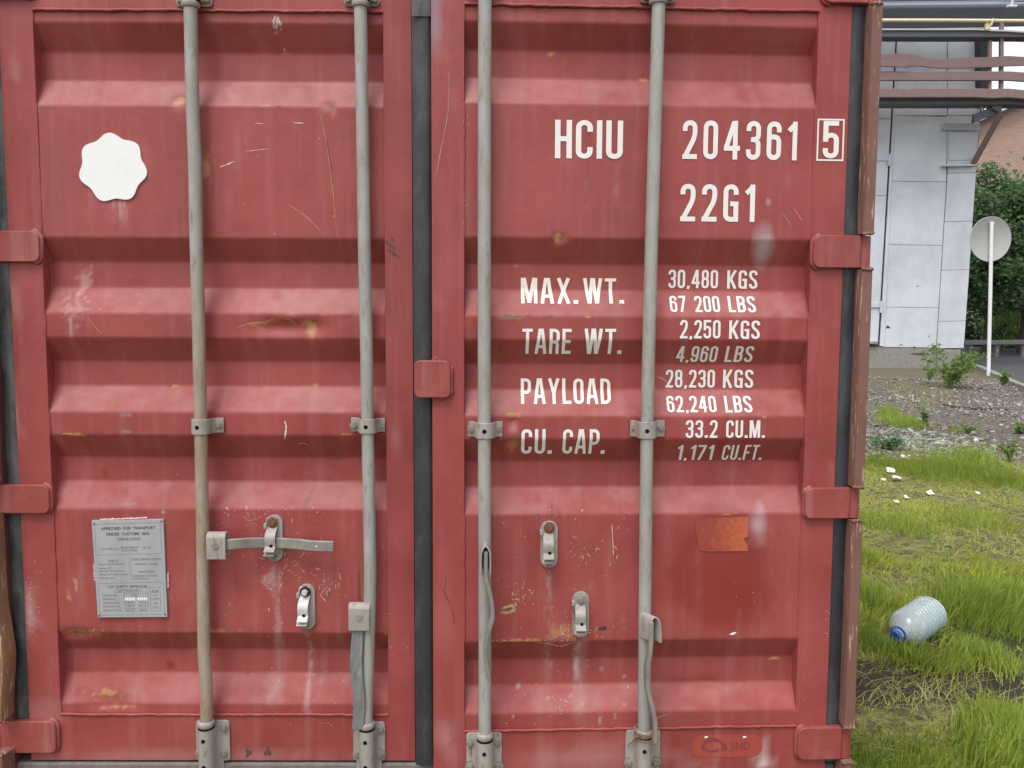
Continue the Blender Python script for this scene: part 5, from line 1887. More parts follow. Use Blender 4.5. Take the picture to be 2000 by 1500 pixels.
# walkway floor seen from below
a = [Wc(atY(x, 191, YGa), gal) for x in (1560, 2150)]
MB().hexa([a[0], a[1], a[1] + np.array([0, .9, 0]), a[0] + np.array([0, .9, 0])], [p + np.array([0, 0, .06]) for p in (a[0], a[1], a[1] + np.array([0, .9, 0]), a[0] + np.array([0, .9, 0]))]).build('walkway', M['gallery_dark'], gal)
beam('lower_beam', wv(191, {2000: 3, 2060: 5, 2150: 8}), wv(203.5, {1940: 1, 2000: 2, 2060: 4, 2150: 8}), Y=YGa + .12, d=.12, mat='gallery_dark')
for x, y0, y1, w_, m_ in ((1935, 78, 176, 3.2, 'gallery'), (1958, 44, 176, 3.4, 'gallery'), (2090, 50, 176, 3.4, 'gallery'), (1640, 60, 176, 3.4, 'gallery')):
    beam('post', [(x - w_, y0), (x + w_, y0)], [(x - w_ - 1, y1), (x + w_ - 1, y1)], Y=YGa + .05, d=.07, mat=m_)
beam('bracket', [(1904, 222), (1930, 212), (1958, 190)], [(1902, 240), (1930, 229), (1957, 221)], Y=YGa + .25, d=.1, mat='gallery_dark')
beam('hanger_post', [(1939, 176), (1958, 176)], [(1939, 212), (1957, 222)], Y=YGa + .18, d=.1, mat='gallery_dark')
a, b = Wc(atY(1955, 222, YGa + .2), gal), Wc(atY(1900, 321, YB - .1), gal)
MB().sweep([a, b], (.8, .6, 0), .05, .09).build('brace', M['gallery'], gal, bevel=.008)
for x in (1918, 1922, 1929):
    beam('stay', [(x - .8, 200), (x + .8, 200)], [(x - 1, 226), (x + .6, 226)], Y=YGa + .5, d=.03, mat='zinc', bev=0)

# yellow gas pipe
pipe = empty('gas_pipe', (atY(1880, 40, 13.9)[0], 13.9, 7.0))
tag(pipe, 'pale yellow gas pipe running along the top of the steel gallery', 'pipe')
M['yellow'] = steel_mat('pale_yellow_paint', (.72, .64, .42), (.55, .47, .30), (.35, .22, .12), .5, .2)
MB().tube([Wc(atY(x, y, 13.9), pipe) for x, y in ((1560, 39.5), (1730, 39.8), (1850, 40), (1936, 40.5), (2000, 41), (2080, 42), (2200, 44))], .033, 14).build('pipe_run', M['yellow'], pipe, smooth=60)
MB().slab([Wc(atY(x, y, 13.9), pipe) for x, y in ((1925, 58), (1934, 58), (1938, 44), (1926, 44))], (0, .06, 0)).build('pipe_support', M['yellow'], pipe, bevel=.006)
MB().tube([Wc(atY(1940, 36, 13.86), pipe), Wc(atY(1936, 50, 13.86), pipe)], .016, 8).build('pipe_clip', M['yellow'], pipe)

# brick building far behind
t = NT('brick_wall')
co = t.co((1, 1, 1))
br = t.n('ShaderNodeTexBrick')
sx = t.n('ShaderNodeSeparateXYZ'); t.l(co, sx.inputs[0])
cb = t.n('ShaderNodeCombineXYZ'); t.l(sx.outputs['X'], cb.inputs[0]); t.l(sx.outputs['Z'], cb.inputs[1])
t.l(cb.outputs[0], br.inputs['Vector'])
br.inputs['Scale'].default_value = 1
br.inputs['Brick Width'].default_value = .26
br.inputs['Row Height'].default_value = .078
br.inputs['Mortar Size'].default_value = .010
for k, v in (('Color1', (.40, .25, .195)), ('Color2', (.33, .195, .15)), ('Mortar', (.40, .34, .30))):
    br.inputs[k].default_value = (*v, 1)
M['brick'] = t.out(t.mix(t.ramp(t.noise(2.5, 5, co), .5, .8, 0, .5), br.outputs['Color'], (.42, .31, .25)), .85, .25, br.outputs['Fac'], -.5, .01)
YR = 34.0
bb = empty('brick_building', (atY(1950, 300, YR)[0], YR, 0))
tag(bb, 'tan brick building with a sloping gable roof behind the green trees', 'building')
q = [Wc(atY(x, y, YR), bb) for x, y in ((1840, 640), (2300, 640), (2300, 70), (2000, 203), (1893, 251), (1840, 275))]
MB().slab(q, (0, 9, 0)).build('wall', M['brick'], bb)
a = [Wc(atY(x, y, YR - .12), bb) for x, y in ((1845, 270), (2000, 200), (2300, 66))]
MB().sweep(a, (0, 1, 0), .18, .16).build('verge', M['gallery_dark'], bb)
a = [Wc(atY(x, y, YR - .2), bb) for x, y in ((1845, 266), (2000, 196), (2300, 62))]
MB().sweep(a, (0, 1, 0), .25, .05).build('verge_flashing', M['zinc'], bb)

# ------------------------------------------------------------------ trees and bushes
def leaf_mat(name, a, b, trans=.35, c=None):
    t = NT(name)
    t.n('ShaderNodeObjectInfo')
    at = t.n('ShaderNodeAttribute', attribute_name='tint')
    col_ = t.mix(at.outputs['Fac'], a, b)
    if c:
        col_ = t.mix(t.ramp(at.outputs['Fac'], .86, .93), col_, c)
    m = t.out(col_, .55, .35)
    tr = t.n('ShaderNodeBsdfTranslucent')
    t.l(col_, tr.inputs['Color'])
    mx = t.n('ShaderNodeMixShader')
    mx.inputs[0].default_value = trans
    t.l(t.b.outputs[0], mx.inputs[1]); t.l(tr.outputs[0], mx.inputs[2])
    t.l(mx.outputs[0], t.t.nodes['Material Output'].inputs[0])
    return m


M['leaf'] = leaf_mat('mid_green_leaf', (.09, .165, .075), (.22, .34, .15), .45)
M['leaf_light'] = leaf_mat('light_green_leaf', (.12, .21, .055), (.28, .40, .11), .45)
M['bark'] = steel_mat('brown_bark', (.075, .058, .045), (.045, .035, .028), (.12, .10, .08), .8, .5, .9, .5)


def leaf_cloud(centres, size, rng, flat=.5, droop=.3, aspect=.5):
    """four-point pointed leaves at the given centres"""
    n = len(centres)
    d = rng.normal(size=(n, 3)); d[:, 2] *= flat; d[:, 2] -= droop
    d /= np.linalg.norm(d, axis=1)[:, None]
    s = rng.normal(size=(n, 3)); s[:, 2] *= .35
    s -= (s * d).sum(1)[:, None] * d
    s /= np.linalg.norm(s, axis=1)[:, None]
    L = size * rng.uniform(.6, 1.35, n)[:, None]
    c = centres
    nrm = np.cross(d, s)
    V = np.stack([c - d * L * .5, c + s * L * aspect * .5 + nrm * L * .06, c + d * L * .5, c - s * L * aspect * .5 + nrm * L * .06], 1).reshape(-1, 3)
    Fq = np.arange(4 * n).reshape(n, 4)
    return V, Fq


def set_tint(me, per_face, k):
    at = me.attributes.new('tint', 'FLOAT', 'POINT')
    at.data.foreach_set('value', np.repeat(per_face, k).astype(np.float32))


def tree(name, base, H, R_, n, label, seed, cat='tree', group=None, lo=.12, mat='leaf', size=.13, clumps=60):
    rng = np.random.default_rng(seed)
    r = empty(name, tuple(base))
    tag(r, label, cat, group)
    # clumps over an uneven crown
    cen = []
    for _ in range(clumps):
        z = rng.uniform(lo, 1) * H
        prof_ = math.sin(math.pi * min(1, (z / H - lo * .6) / (1.12 - lo * .6))) ** .6
        rr_ = R_ * prof_ * rng.uniform(.45, 1.05)
        a = rng.uniform(0, 2 * math.pi)
        cen.append((rr_ * math.cos(a), rr_ * math.sin(a) * .8, z))
    cen = np.array(cen)
    tint = rng.uniform(0, .5, clumps)
    k = rng.integers(0, clumps, n)
    off = rng.normal(size=(n, 3)) * np.array([.30, .30, .19]) * R_ * .55
    P = cen[k] + off
    ok = P[:, 2] > .1
    P, k = P[ok], k[ok]
    V, Fq = leaf_cloud(P, size, rng)
    me = raw_mesh('crown', V, Fq, M[mat])
    set_tint(me, np.clip(tint[k] + rng.uniform(0, .5, len(k)), 0, 1), 4)
    obj('crown', me, r)
    m = MB()
    tk = [(0, 0, -.1), (.04 * R_, 0, H * .25), (-.03 * R_, .02, H * .5), (.02, 0, H * .8)]
    m.tube(tk, [.055 * R_, .045 * R_, .03 * R_, .01 * R_], 9)
    tr = m.build('trunk', M['bark'], r, smooth=60)
    for j in range(9):
        c = cen[rng.integers(0, clumps)]
        z0 = min(c[2] * .55, H * .55)
        MB().tube([(0, 0, z0), (c[0] * .5, c[1] * .5, (z0 + c[2]) * .52), tuple(c)], [.022 * R_, .014 * R_, .006 * R_], 6).build('limb', M['bark'], tr, smooth=60)
    return r


def Gp(x, d):
    """place on the ground at pixel column x and distance d along the view"""
    dr = ray_world(x, 640)
    p = CW + dr / F * d
    return np.array([p[0], p[1], float(gh(p[0], p[1]))])


tree('leafy_tree', Gp(1925, 21.5), 4.9, 1.5, 14000, 'dense green leafy tree next to the corner of the metal building', 11, size=.15, lo=.3)
tree('leafy_tree', Gp(1995, 22.0), 4.8, 1.7, 15000, 'dense green leafy tree behind the round sign at the right', 12, size=.15, lo=.28)
tree('leafy_tree', Gp(2110, 22.5), 5.1, 1.8, 6000, 'dense green leafy tree at the far right of the road', 13, size=.16, lo=.25)
tree('leafy_tree', Gp(1955, 26), 3.3, 2.2, 11000, 'shaded dark tree low behind the round sign pole', 14, size=.16, lo=.02)
tree('bush', Gp(1958, 23.2), 1.0, .55, 700, 'small bright green bush at the foot of the trees beyond the road', 15, 'bush', mat='leaf_light', size=.12, clumps=16)
tree('leafy_tree', Gp(1870, 27), 3.4, 2.0, 5000, 'shaded dark tree half hidden by the metal building', 16, size=.16, lo=.02)
tree('leafy_tree', Gp(2060, 27), 3.4, 2.4, 5000, 'shaded dark tree low at the right edge beyond the road', 17, size=.16, lo=.02)

# low rail beyond the road
gr = empty('guard_rail', tuple(Gp(1950, 20.6)))
tag(gr, 'low dark guard rail along the far side of the road', 'guard rail')
ga, gb = Gp(1885, 20.4), Gp(2120, 21.0)
dr = gb - ga
ctr = np.array(gr.location)
M['rail'] = steel_mat('dull_rail', (.16, .155, .15), (.10, .09, .085), (.12, .07, .05))
MB().sweep([ga - ctr + np.array([0, 0, .42]), gb - ctr + np.array([0, 0, .42])], (0, 0, 1), .06, .05).build('rail', M['rail'], gr, bevel=.01)
for k in np.linspace(.06, .94, 5):
    p = ga + dr * k - ctr
    MB().box((p[0] - .05, p[1] + .03, -.15), (p[0] + .05, p[1] + .12, .46)).build('post', M['rail'], gr, bevel=.008)

# round road sign seen from behind
sb = onG(1931, 734)
sg = empty('round_sign', (sb[0], sb[1], float(gh(sb[0], sb[1]))))
tag(sg, 'round road sign seen from behind on a white metal pole', 'road sign')
M['sign_back'] = steel_mat('grey_sign_back', (.40, .40, .39), (.33, .33, .325), (.22, .19, .17), .7, .2)
M['white_pole'] = steel_mat('white_pole_paint', (.78, .78, .76), (.62, .61, .59), (.35, .28, .22), .5, .25)
dist = sb[1]
pt = atY(1937, 433, dist)
top = pt - np.array(sg.location)
MB().tube([(0, 0, -.1), (top[0] * .5, 0, top[2] * .5), tuple(top)], .034, 14).build('pole', M['white_pole'], sg, smooth=60)
cd = atY(1934.5, 467, dist + .06) - np.array(sg.location)
rd = 37.5 / F * np.linalg.norm(sb - CW) * .985
disk = MB().lathe([(0.001, -.012), (rd * .985, -.012), (rd, -.006), (rd, .004), (rd * .97, .006), (rd * .94, -.004), (.001, -.004)], 48)
disk.build('sign_disc', M['sign_back'], sg, Matrix.Translation(cd) @ Matrix.Rotation(rad(90), 4, 'X') @ Matrix.Rotation(rad(6), 4, 'Y'), smooth=40)
for dz in (-.30, .30):
    MB().box((cd[0] - .03, cd[1] - .075, cd[2] + dz - .012), (cd[0] + .03, cd[1] - .01, cd[2] + dz + .012)).build('clamp', M['sign_back'], sg, bevel=.005)

# ------------------------------------------------------------------ weeds
def weed(x, y, hpx, wpx, n, size, label, seed, mat='leaf_light', lean=0, name='weed_plant', stems=7):
    rng = np.random.default_rng(seed)
    b = onG(x, y)
    b[2] = float(gh(b[0], b[1]))
    s = np.linalg.norm(b - CW) / F
    H, W_ = hpx * s, wpx * s
    r = empty(name, tuple(b))
    tag(r, label, 'weed')
    m = MB()
    P = []
    for k in range(stems):
        tx = rng.uniform(-.5, .5) * W_ + lean * s
        ty = rng.uniform(-.35, .35) * W_
        tz = H * rng.uniform(.6, 1.05) * (1 - .35 * abs(tx / W_) if W_ else 1)
        pts = smooth_path([(rng.uniform(-.05, .05) * W_, 0, -.02), (tx * .35, ty * .35, tz * .6), (tx, ty, tz)], 5)
        m.tube(pts, [max(.0015, .006 * (1 - .12 * j / 2)) * (.4 + H) * .8 for j in range(len(pts))], 5)
        for _ in range(n // stems):
            t_ = rng.uniform(.25, 1)
            i = int(t_ * (len(pts) - 1))
            P.append(pts[i] + rng.normal(size=3) * np.array([.06, .06, .05]) * max(W_, H * .6))
    st = m.build('stem', M['stem'], r, smooth=60)
    V, Fq = leaf_cloud(np.array(P), size, rng, .5, .1, .5)
    V[:, 2] = np.maximum(V[:, 2], .01)
    me = raw_mesh('leaf_cluster', V, Fq, M[mat])
    set_tint(me, rng.uniform(0, .85, len(Fq)), 4)
    lo_ = obj('leaf_cluster', me, r)
    lo_['kind'] = 'stuff'
    return r


M['stem'] = NT('green_stem').out((.10, .13, .045), .7)
M['dry_stem'] = NT('dry_stem').out((.17, .12, .075), .8)
weed(1852, 758, 76, 100, 900, .075, 'bushy bright green weed in front of the plinth of the metal building', 21)
weed(1790, 714, 46, 84, 420, .095, 'arching leafy weed sprawling along the foot of the metal building', 22, lean=-10)
weed(1880, 716, 34, 70, 150, .09, 'spreading weed at the bottom corner of the metal building', 23, lean=24)
weed(1962, 754, 30, 34, 160, .07, 'small green weed at the kerb right of the sign pole', 24)
weed(1815, 742, 28, 40, 160, .06, 'low green weed left of the bushy weed', 25)
weed(1808, 836, 42, 30, 170, .045, 'upright reddish green weed beside the grass tuft on the gravel', 26)
weed(1893, 846, 18, 34, 150, .04, 'tiny low weed on the gravel above the torn pale litter', 27)
weed(1992, 846, 22, 34, 160, .05, 'low green weed on the gravel at the right edge', 28)
weed(1735, 882, 26, 70, 260, .06, 'broad leaved weed at the edge of the gravel beside the container', 29, mat='leaf')
weed(1975, 905, 40, 40, 200, .04, 'green weed at the right where grass meets gravel', 30)

# thin dry stalk
b = onG(1945, 925)
stalk = MB().tube([(*b[:2], float(gh(b[0], b[1])) - .02), tuple(atY(1950, 890, b[1])), tuple(atY(1956, 860, b[1])), tuple(atY(1959, 832, b[1]))], [.004, .0035, .003, .0015], 6)
stalk.tube([tuple(atY(1951, 882, b[1])), tuple(atY(1963, 872, b[1]))], [.002, .001], 5)
tag(stalk.build('dry_stalk', M['dry_stem'], smooth=60), 'tall thin dry brown stalk standing at the edge of the grass', 'stalk')
# black cable on the gravel
pts = []
for x, y in ((1842, 792), (1852, 795), (1870, 798), (1890, 799), (1905, 801), (1925, 802), (1945, 801), (1968, 803)):
    p = onG(x, y)
    pts.append((p[0], p[1], float(gh(p[0], p[1])) + .016))
tag(MB().tube(smooth_path(pts, 4), .011, 7).build('cable', M['rubber'], smooth=60), 'short black cable lying across the gravel yard', 'cable')

# ------------------------------------------------------------------ litter
M['paper'] = NT('white_litter').out((.78, .77, .74), .6)


def litter(x, y, wpx, hpx, label, seed, mat='paper'):
    rng = np.random.default_rng(seed)
    b = onG(x, y)
    s = np.linalg.norm(b - CW) / F
    w_, d_ = wpx * s, hpx * s * 2.6
    n = 7
    V, Fs = [], []
    for i in range(n):
        for j in range(n):
            u, v_ = i / (n - 1) - .5, j / (n - 1) - .5
            k = 1 + .12 * math.sin(3 * math.atan2(v_, u + 1e-6) + seed)
            V.append((u * w_ * k, v_ * d_ * k, .03 + .35 * w_ * (.25 - u * u) + rng.normal() * w_ * .05))
    for i in range(n - 1):
        for j in range(n - 1):
            Fs.append((i * n + j, (i + 1) * n + j, (i + 1) * n + j + 1, i * n + j + 1))
    o = MB().add(V, Fs).build('litter_scrap', M[mat], smooth=50)
    o.location = (b[0], b[1], float(gh(b[0], b[1])))
    o.rotation_euler = (rng.uniform(-.3, .3) + .35, rng.uniform(-.2, .2), rng.uniform(-.5, .5))
    sd_ = o.modifiers.new('solid', 'SOLIDIFY'); sd_.thickness = .002
    tag(o, label, 'litter', 'white scraps lying in the grass')


for a in ((1738, 925, 22, 9, 'white crumpled scrap in the grass, the upper of two side by side', 1), (1750, 939, 24, 9, 'white crumpled scrap in the grass, just below another scrap', 2),
          (1764, 899, 13, 7, 'small white scrap by the gravel edge beside an orange speck', 3), (1774, 898, 9, 5, 'tiny white scrap right of the small white scrap by the gravel edge', 4),
          (1814, 969, 20, 6, 'flat white scrap lying alone in the mown grass right of the hinge', 5), (1748, 987, 18, 4, 'thin white sliver low in the grass beside the middle hinge', 6),
          (1725, 943, 12, 5, 'small dull white scrap nearest the container edge', 7), (1909, 969, 10, 5, 'small pale scrap in the mown grass farther right', 8),
          (1930, 932, 8, 6, 'small pale scrap beside the tall grass tuft at right', 9), (1766, 977, 14, 5, 'pale scrap between the thin sliver and the flat white scrap', 10)):
    litter(a[0], a[1], a[2] * .62, a[3] * .55, *a[4:])


# ------------------------------------------------------------------ gravel stones, dry litter patch, grass
def stones(n, seed):
    rng = np.random.default_rng(seed)
    # more near, where they show
    Y = yG1 - .8 + (yG2 - yG1 + 1.8) * rng.random(n) ** 1.25
    X = 1.4 + (Y + 2.2) * rng.uniform(.16, .80, n)
    dens = fbm(X * .7, Y * .7, 77)
    ok = rng.random(n) < np.clip(.65 + 1.1 * dens, .1, 1)
    ok &= ((X - k0[0]) * nk[0] + (Y - k0[1]) * nk[1]) < -.03
    X, Y = X[ok], Y[ok]
    n = len(X)
    S = rng.lognormal(math.log(.0115), .5, n)
    base = np.array([[1, 0, 0], [-1, 0, 0], [0, 1, 0], [0, -1, 0], [0, 0, 1], [0, 0, -1]], float)
    Fb = np.array([[0, 2, 4], [2, 1, 4], [1, 3, 4], [3, 0, 4], [2, 0, 5], [1, 2, 5], [3, 1, 5], [0, 3, 5]])
    ang = rng.uniform(0, 2 * math.pi, n)
    sc3 = np.stack([rng.uniform(.7, 1.3, n), rng.uniform(.7, 1.3, n), rng.uniform(.4, .8, n)], 1) * S[:, None]
    P = base[None] * rng.uniform(.75, 1.2, (n, 6, 3)) * sc3[:, None]
    P += rng.normal(size=(n, 6, 3)) * S[:, None, None] * .22
    c, s = np.cos(ang)[:, None], np.sin(ang)[:, None]
    x, y = P[..., 0] * c - P[..., 1] * s, P[..., 0] * s + P[..., 1] * c
    V = np.stack([x + X[:, None], y + Y[:, None], P[..., 2] + (gh(X, Y) + S * .25)[:, None]], -1).reshape(-1, 3)
    Fc = (Fb[None] + 6 * np.arange(n)[:, None, None]).reshape(-1, 3)
    me = raw_mesh('gravel', V, Fc, M['stone'])
    set_tint(me, rng.random(n) ** 1.4, 6)
    return me


t = NT('gravel_stone')
at = t.n('ShaderNodeAttribute', attribute_name='tint')
c = t.mix(at.outputs['Fac'], (.125, .108, .092), (.37, .34, .31))
c = t.mix(t.ramp(at.outputs['Fac'], .94, .98), c, (.58, .56, .54))
M['stone'] = t.out(c, .8, .3)
tag(obj('gravel', stones(52000, 5)), kind='stuff')

M['blade'] = leaf_mat('grass_blade', (.33, .41, .06), (.60, .62, .14), .55, (.50, .42, .20))
M['blade_green'] = leaf_mat('fresh_grass_blade', (.20, .31, .05), (.44, .50, .09), .45)
M['straw'] = leaf_mat('dry_straw', (.30, .28, .10), (.52, .48, .20), .3)
M['pale_litter'] = leaf_mat('pale_dry_litter', (.20, .23, .16), (.50, .52, .46), .2)


def blades(name, X, Y, H, lean, width, mat, seed, flat=1.0):
    """three-joint grass blades"""
    rng = np.random.default_rng(seed)
    n = len(X)
    a = 5.5 * fbm(X * 1.6, Y * 1.6, 91) + rng.normal(0, .8, n)
    d = np.stack([np.cos(a), np.sin(a)], 1)
    fa = rng.uniform(0, 2 * math.pi, n)
    sd_ = np.stack([np.cos(fa), np.sin(fa)], 1)
    Z = gh(X, Y) - .004
    H = H[:, None]
    ln_ = lean[:, None]
    ts = np.array([0, .4, .75, 1.0])
    off = ln_ * H * ts[None] ** 1.8
    zz = flat * H * ts[None] * np.sqrt(np.clip(1 - (.85 * np.minimum(ln_, 1.1) * ts[None]) ** 2, .03, 1))
    wd = width[:, None] * np.array([1, .85, .55, 0])[None]
    cx, cy = X[:, None] + d[:, :1] * off, Y[:, None] + d[:, 1:] * off
    cz = Z[:, None] + zz
    Lx, Ly = cx - sd_[:, :1] * wd, cy - sd_[:, 1:] * wd
    Rx, Ry = cx + sd_[:, :1] * wd, cy + sd_[:, 1:] * wd
    V = np.zeros((n, 7, 3))
    for k in range(3):
        V[:, 2 * k] = np.stack([Lx[:, k], Ly[:, k], cz[:, k]], 1)
        V[:, 2 * k + 1] = np.stack([Rx[:, k], Ry[:, k], cz[:, k]], 1)
    V[:, 6] = np.stack([cx[:, 3], cy[:, 3], cz[:, 3]], 1)
    b = 7 * np.arange(n)[:, None]
    Q = np.concatenate([b + np.array([0, 1, 3, 2]), b + np.array([2, 3, 5, 4])])
    Tt = b + np.array([4, 5, 6])
    me = raw_mesh(name, V.reshape(-1, 3), [Q, Tt], M[mat])
    tint = np.clip(rng.uniform(0, .95, n) * .75 + .3 * fbm(X * 1.7, Y * 1.7, 61) + .1, 0, 1)
    set_tint(me, tint, 7)
    o = obj(name, me)
    tag(o, kind='stuff')
    return o


def scatter(n, y0, y1, seed, near=1.0):
    rng = np.random.default_rng(seed)
    Y = y0 + (y1 - y0) * rng.random(n) ** near
    dd = Y + 2.2
    q_ = rng.uniform(0, 1.25, n)
    X = 1.15 + np.maximum(dd, .3) * q_
    ok = ~((np.abs(X) < 1.24) & (Y > -.08)) & (rng.random(n) < np.clip((1.2 - q_) / .45, 0, 1))
    ok &= ((X - k0[0]) * nk[0] + (Y - k0[1]) * nk[1]) < -.03
    return X[ok], Y[ok], rng


ROW = lambda r: onG(1850, r)[1]
BOT = onG(1772, 1243)[:2]
# main sward
X, Y, rng = scatter(230000, -.35, yG1 + .9, 31, 1.25)
edge = yG1 + .8 * fbm(X * .8, Y * .8, 71) - .1
dens = np.clip((edge - Y) / .7, 0, 1)
clump = fbm(X * 2.6, Y * 2.6, 72)
rut = np.exp(-((Y - RUT(X)) / .30) ** 2)
mown = np.clip((Y - ROW(1090)) / .6, 0, 1)          # shorter, farther part
pud = np.exp(-(((X - PUD[0]) / .5) ** 2 + ((Y - PUD[1]) / .3) ** 2))
bot = np.exp(-(((X - BOT[0]) / .16) ** 2 + ((Y - BOT[1] + .06) / .13) ** 2))
keep = rng.random(len(X)) < (1 - .93 * bot) * dens * np.clip(.72 + 1.1 * clump, .14, 1) * (1 - .97 * rut) * (1 - .97 * pud) * (1 - .55 * np.exp(-((Y - RUT(X) + .30) / .22) ** 2))
X, Y, clump, mown, rut = X[keep], Y[keep], clump[keep], mown[keep], rut[keep]
n = len(X)
lush = np.clip(clump + .25, 0, 1)
front = np.clip((ROW(1370) - Y) / .25, 0, 1)
H = (.034 + .078 * lush) * rng.uniform(.45, 1.35, n) * (1 - .55 * mown) * (1 - .3 * front) * (1 - .62 * np.exp(-((Y - RUT(X) + .32) / .30) ** 2))
lean = np.clip(rng.normal(.5, .33, n) + .3 * mown, .02, 1.2)
blades('grass', X, Y, H, lean, rng.uniform(.0015, .0042, n) * (1 + .07 * (Y + 2)), 'blade', 32)
# fresh tall tufts
tx, ty, ts_ = [], [], []
for (px_, py_, rpx, cnt, hh) in ((1700, 1180, 30, 900, .13), (1920, 1195, 50, 2200, .17), (1990, 1180, 30, 900, .13), (1870, 1190, 30, 900, .14), (1870, 1262, 40, 900, .12), (1930, 1285, 30, 700, .12),
                                 (1720, 1262, 36, 700, .10), (1800, 1275, 46, 1000, .11), (1860, 920, 60, 1800, .15), (1800, 925, 40, 1000, .12), (1905, 905, 30, 700, .18), (1960, 940, 40, 900, .14),
                                 (1720, 905, 36, 700, .10), (1990, 1475, 50, 2400, .16), (1950, 1500, 50, 1500, .13), (1700, 1490, 50, 900, .07), (1800, 1495, 60, 900, .07), (1760, 830, 34, 900, .17), (1735, 815, 16, 350, .2), (1780, 835, 20, 400, .14),
                                 (1690, 1020, 30, 600, .08), (1770, 1030, 40, 800, .08), (1900, 1020, 60, 1000, .08), (1870, 840, 12, 120, .1), (1690, 1100, 16, 300, .09)):
    c_ = onG(px_, py_)
    s = np.linalg.norm(c_ - CW) / F
    rr_ = rng.normal(size=(cnt, 2)) * np.array([rpx * s * .55, rpx * s * .8])
    tx.append(c_[0] + rr_[:, 0]); ty.append(c_[1] + rr_[:, 1]); ts_.append(np.full(cnt, hh))
X, Y, Ht = np.concatenate(tx), np.concatenate(ty), np.concatenate(ts_)
ok = (X > 1.26) & (((X - BOT[0]) / .17) ** 2 + ((Y - BOT[1] + .05) / .15) ** 2 > 1)
X, Y, Ht = X[ok], Y[ok], Ht[ok]
n = len(X)
blades('grass_tufts', X, Y, .82 * Ht * rng.uniform(.45, 1.2, n), np.clip(rng.normal(.28, .2, n), .02, .9), rng.uniform(.0014, .003, n), 'blade_green', 33).name = 'tall_grass'
# thin young grass creeping into the gravel and the bare earth
rng = np.random.default_rng(39)
Y = yG1 - .3 + 7.5 * rng.random(26000)
X = 1.3 + (Y + 2.2) * rng.uniform(.14, .80, len(Y))
k_ = fbm(X * 1.1, Y * 1.1, 81) + .5 * np.exp(-((Y - yG2) / .9) ** 2) + .35 * np.exp(-((Y - yG1) / .8) ** 2)
keep = rng.random(len(X)) < np.clip(1.1 * k_ - .28, 0, 1)
keep &= ((X - k0[0]) * nk[0] + (Y - k0[1]) * nk[1]) < -.05
X, Y = X[keep], Y[keep]
n = len(X)
blades('young_grass', X, Y, rng.uniform(.02, .075, n), rng.uniform(.2, 1.0, n), rng.uniform(.002, .005, n), 'blade', 40)
# dry flattened straw
X, Y, rng = scatter(66000, -.3, yG1 + .2, 34, 1.3)
rut = np.exp(-((Y - RUT(X)) / .28) ** 2)
keep = rng.random(len(X)) < .17 + .16 * rut + .25 * np.clip((Y - ROW(1120)) / .6, 0, 1) + .25 * np.clip(fbm(X * 1.8, Y * 1.8, 75), 0, 1)
X, Y = X[keep], Y[keep]
n = len(X)
blades('straw', X, Y, rng.uniform(.06, .20, n), rng.uniform(.85, 1.25, n), rng.uniform(.0009, .0019, n), 'straw', 35, .4)
# pale dry leaf litter where the grass ends
c_ = onG(1835, 868)
n = 520
X = c_[0] + rng.normal(size=n) * .34
Y = c_[1] + rng.normal(size=n) * .42
P = np.stack([X, Y, gh(X, Y) + rng.uniform(.005, .05, n)], 1)
V, Fq = leaf_cloud(P, .10, rng, .25, .0, .2)
me = raw_mesh('dry_leaf_litter', V, Fq, M['pale_litter'])
set_tint(me, rng.random(len(Fq)), 4)
tag(obj('dry_leaf_litter', me), kind='stuff')
# low broad leaves through the sward
X, Y, rng = scatter(5000, -.3, yG1 + .3, 36, 1.2)
keep = rng.random(len(X)) < np.clip(.2 + fbm(X * 1.3, Y * 1.3, 78), 0, 1)
X, Y = X[keep], Y[keep]
P = np.stack([X, Y, gh(X, Y) + rng.uniform(.01, .07, len(X))], 1)
V, Fq = leaf_cloud(P, .04, rng, .3, .0, .6)
me = raw_mesh('ground_cover', V, Fq, M['leaf_light'])
set_tint(me, rng.random(len(Fq)), 4)
tag(obj('ground_cover', me), kind='stuff')

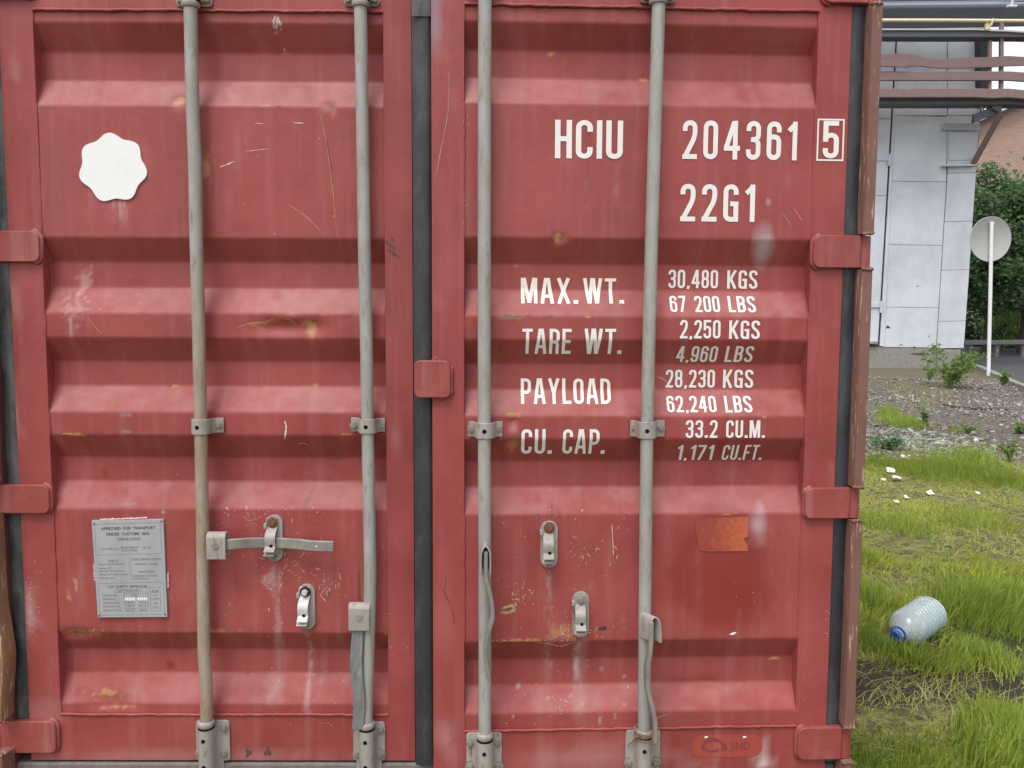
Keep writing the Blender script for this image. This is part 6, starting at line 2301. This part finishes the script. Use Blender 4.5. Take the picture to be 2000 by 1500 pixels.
# ------------------------------------------------------------------ plastic water bottle lying in the grass
bp = onG(1786, 1240)
bt = empty('water_bottle', (bp[0], bp[1], float(gh(bp[0], bp[1])) + .079))
tag(bt, 'large clear plastic water bottle with a blue cap lying in the grass', 'bottle')
t = NT('frosted_plastic')
t.b.inputs['Base Color'].default_value = (.84, .94, .98, 1)
t.b.inputs['Roughness'].default_value = .07
t.b.inputs['IOR'].default_value = 1.33
t.b.inputs['Transmission Weight'].default_value = .74
bn = t.n('ShaderNodeBump'); bn.inputs['Strength'].default_value = .08; bn.inputs['Distance'].default_value = .004
t.l(t.noise(30, 3, t.co()), bn.inputs['Height']); t.l(bn.outputs[0], t.b.inputs['Normal'])
M['plastic'] = t.m
M['blue'] = NT('blue_plastic').out((.012, .07, .34), .35, .5)
R0 = .079
prof_ = [(.001, .150), (.045, .150), (.066, .146), (R0 * .96, .135), (R0, .122)]
z = .122
while z > -.04:
    prof_ += [(R0, z - .008), (R0 - .005, z - .013), (R0, z - .018)]
    z -= .022
prof_ += [(R0, -.055), (R0 * .97, -.078), (R0 * .86, -.102), (R0 * .62, -.124), (R0 * .36, -.138), (.024, -.146), (.021, -.158), (.021, -.162)]
ax = Vector((.80, .60, .10)).normalized()
rot = ax.to_track_quat('Z', 'Y').to_matrix().to_4x4()
bo = MB().lathe(prof_, 40).build('bottle_body', M['plastic'], bt, rot, smooth=60)
so = bo.modifiers.new('wall', 'SOLIDIFY'); so.thickness = .0012
cp = MB().lathe([(.001, -.180), (.022, -.180), (.0245, -.177), (.0245, -.160), (.022, -.158)], 28)
cp.build('cap', M['blue'], bt, rot, smooth=40)
MB().lathe([(.030, -.150), (.034, -.149), (.034, -.143), (.030, -.142), (.030, -.150)], 28).build('neck_ring', M['blue'], bt, rot, smooth=40)
hp = [(math.cos(a) * .034, math.sin(a) * .034 - .0, -.146 - .045 * math.sin(a * .5) ** 2 * 0) for a in np.linspace(0, math.pi, 12)]
hp = [(.033 * math.cos(a), -.02 - .05 * math.sin(a), -.148) for a in np.linspace(0, math.pi, 14)]
MB().sweep(smooth_path(hp, 2), (0, 0, 1), .006, .003).build('carry_handle', M['blue'], bt, rot, smooth=50)
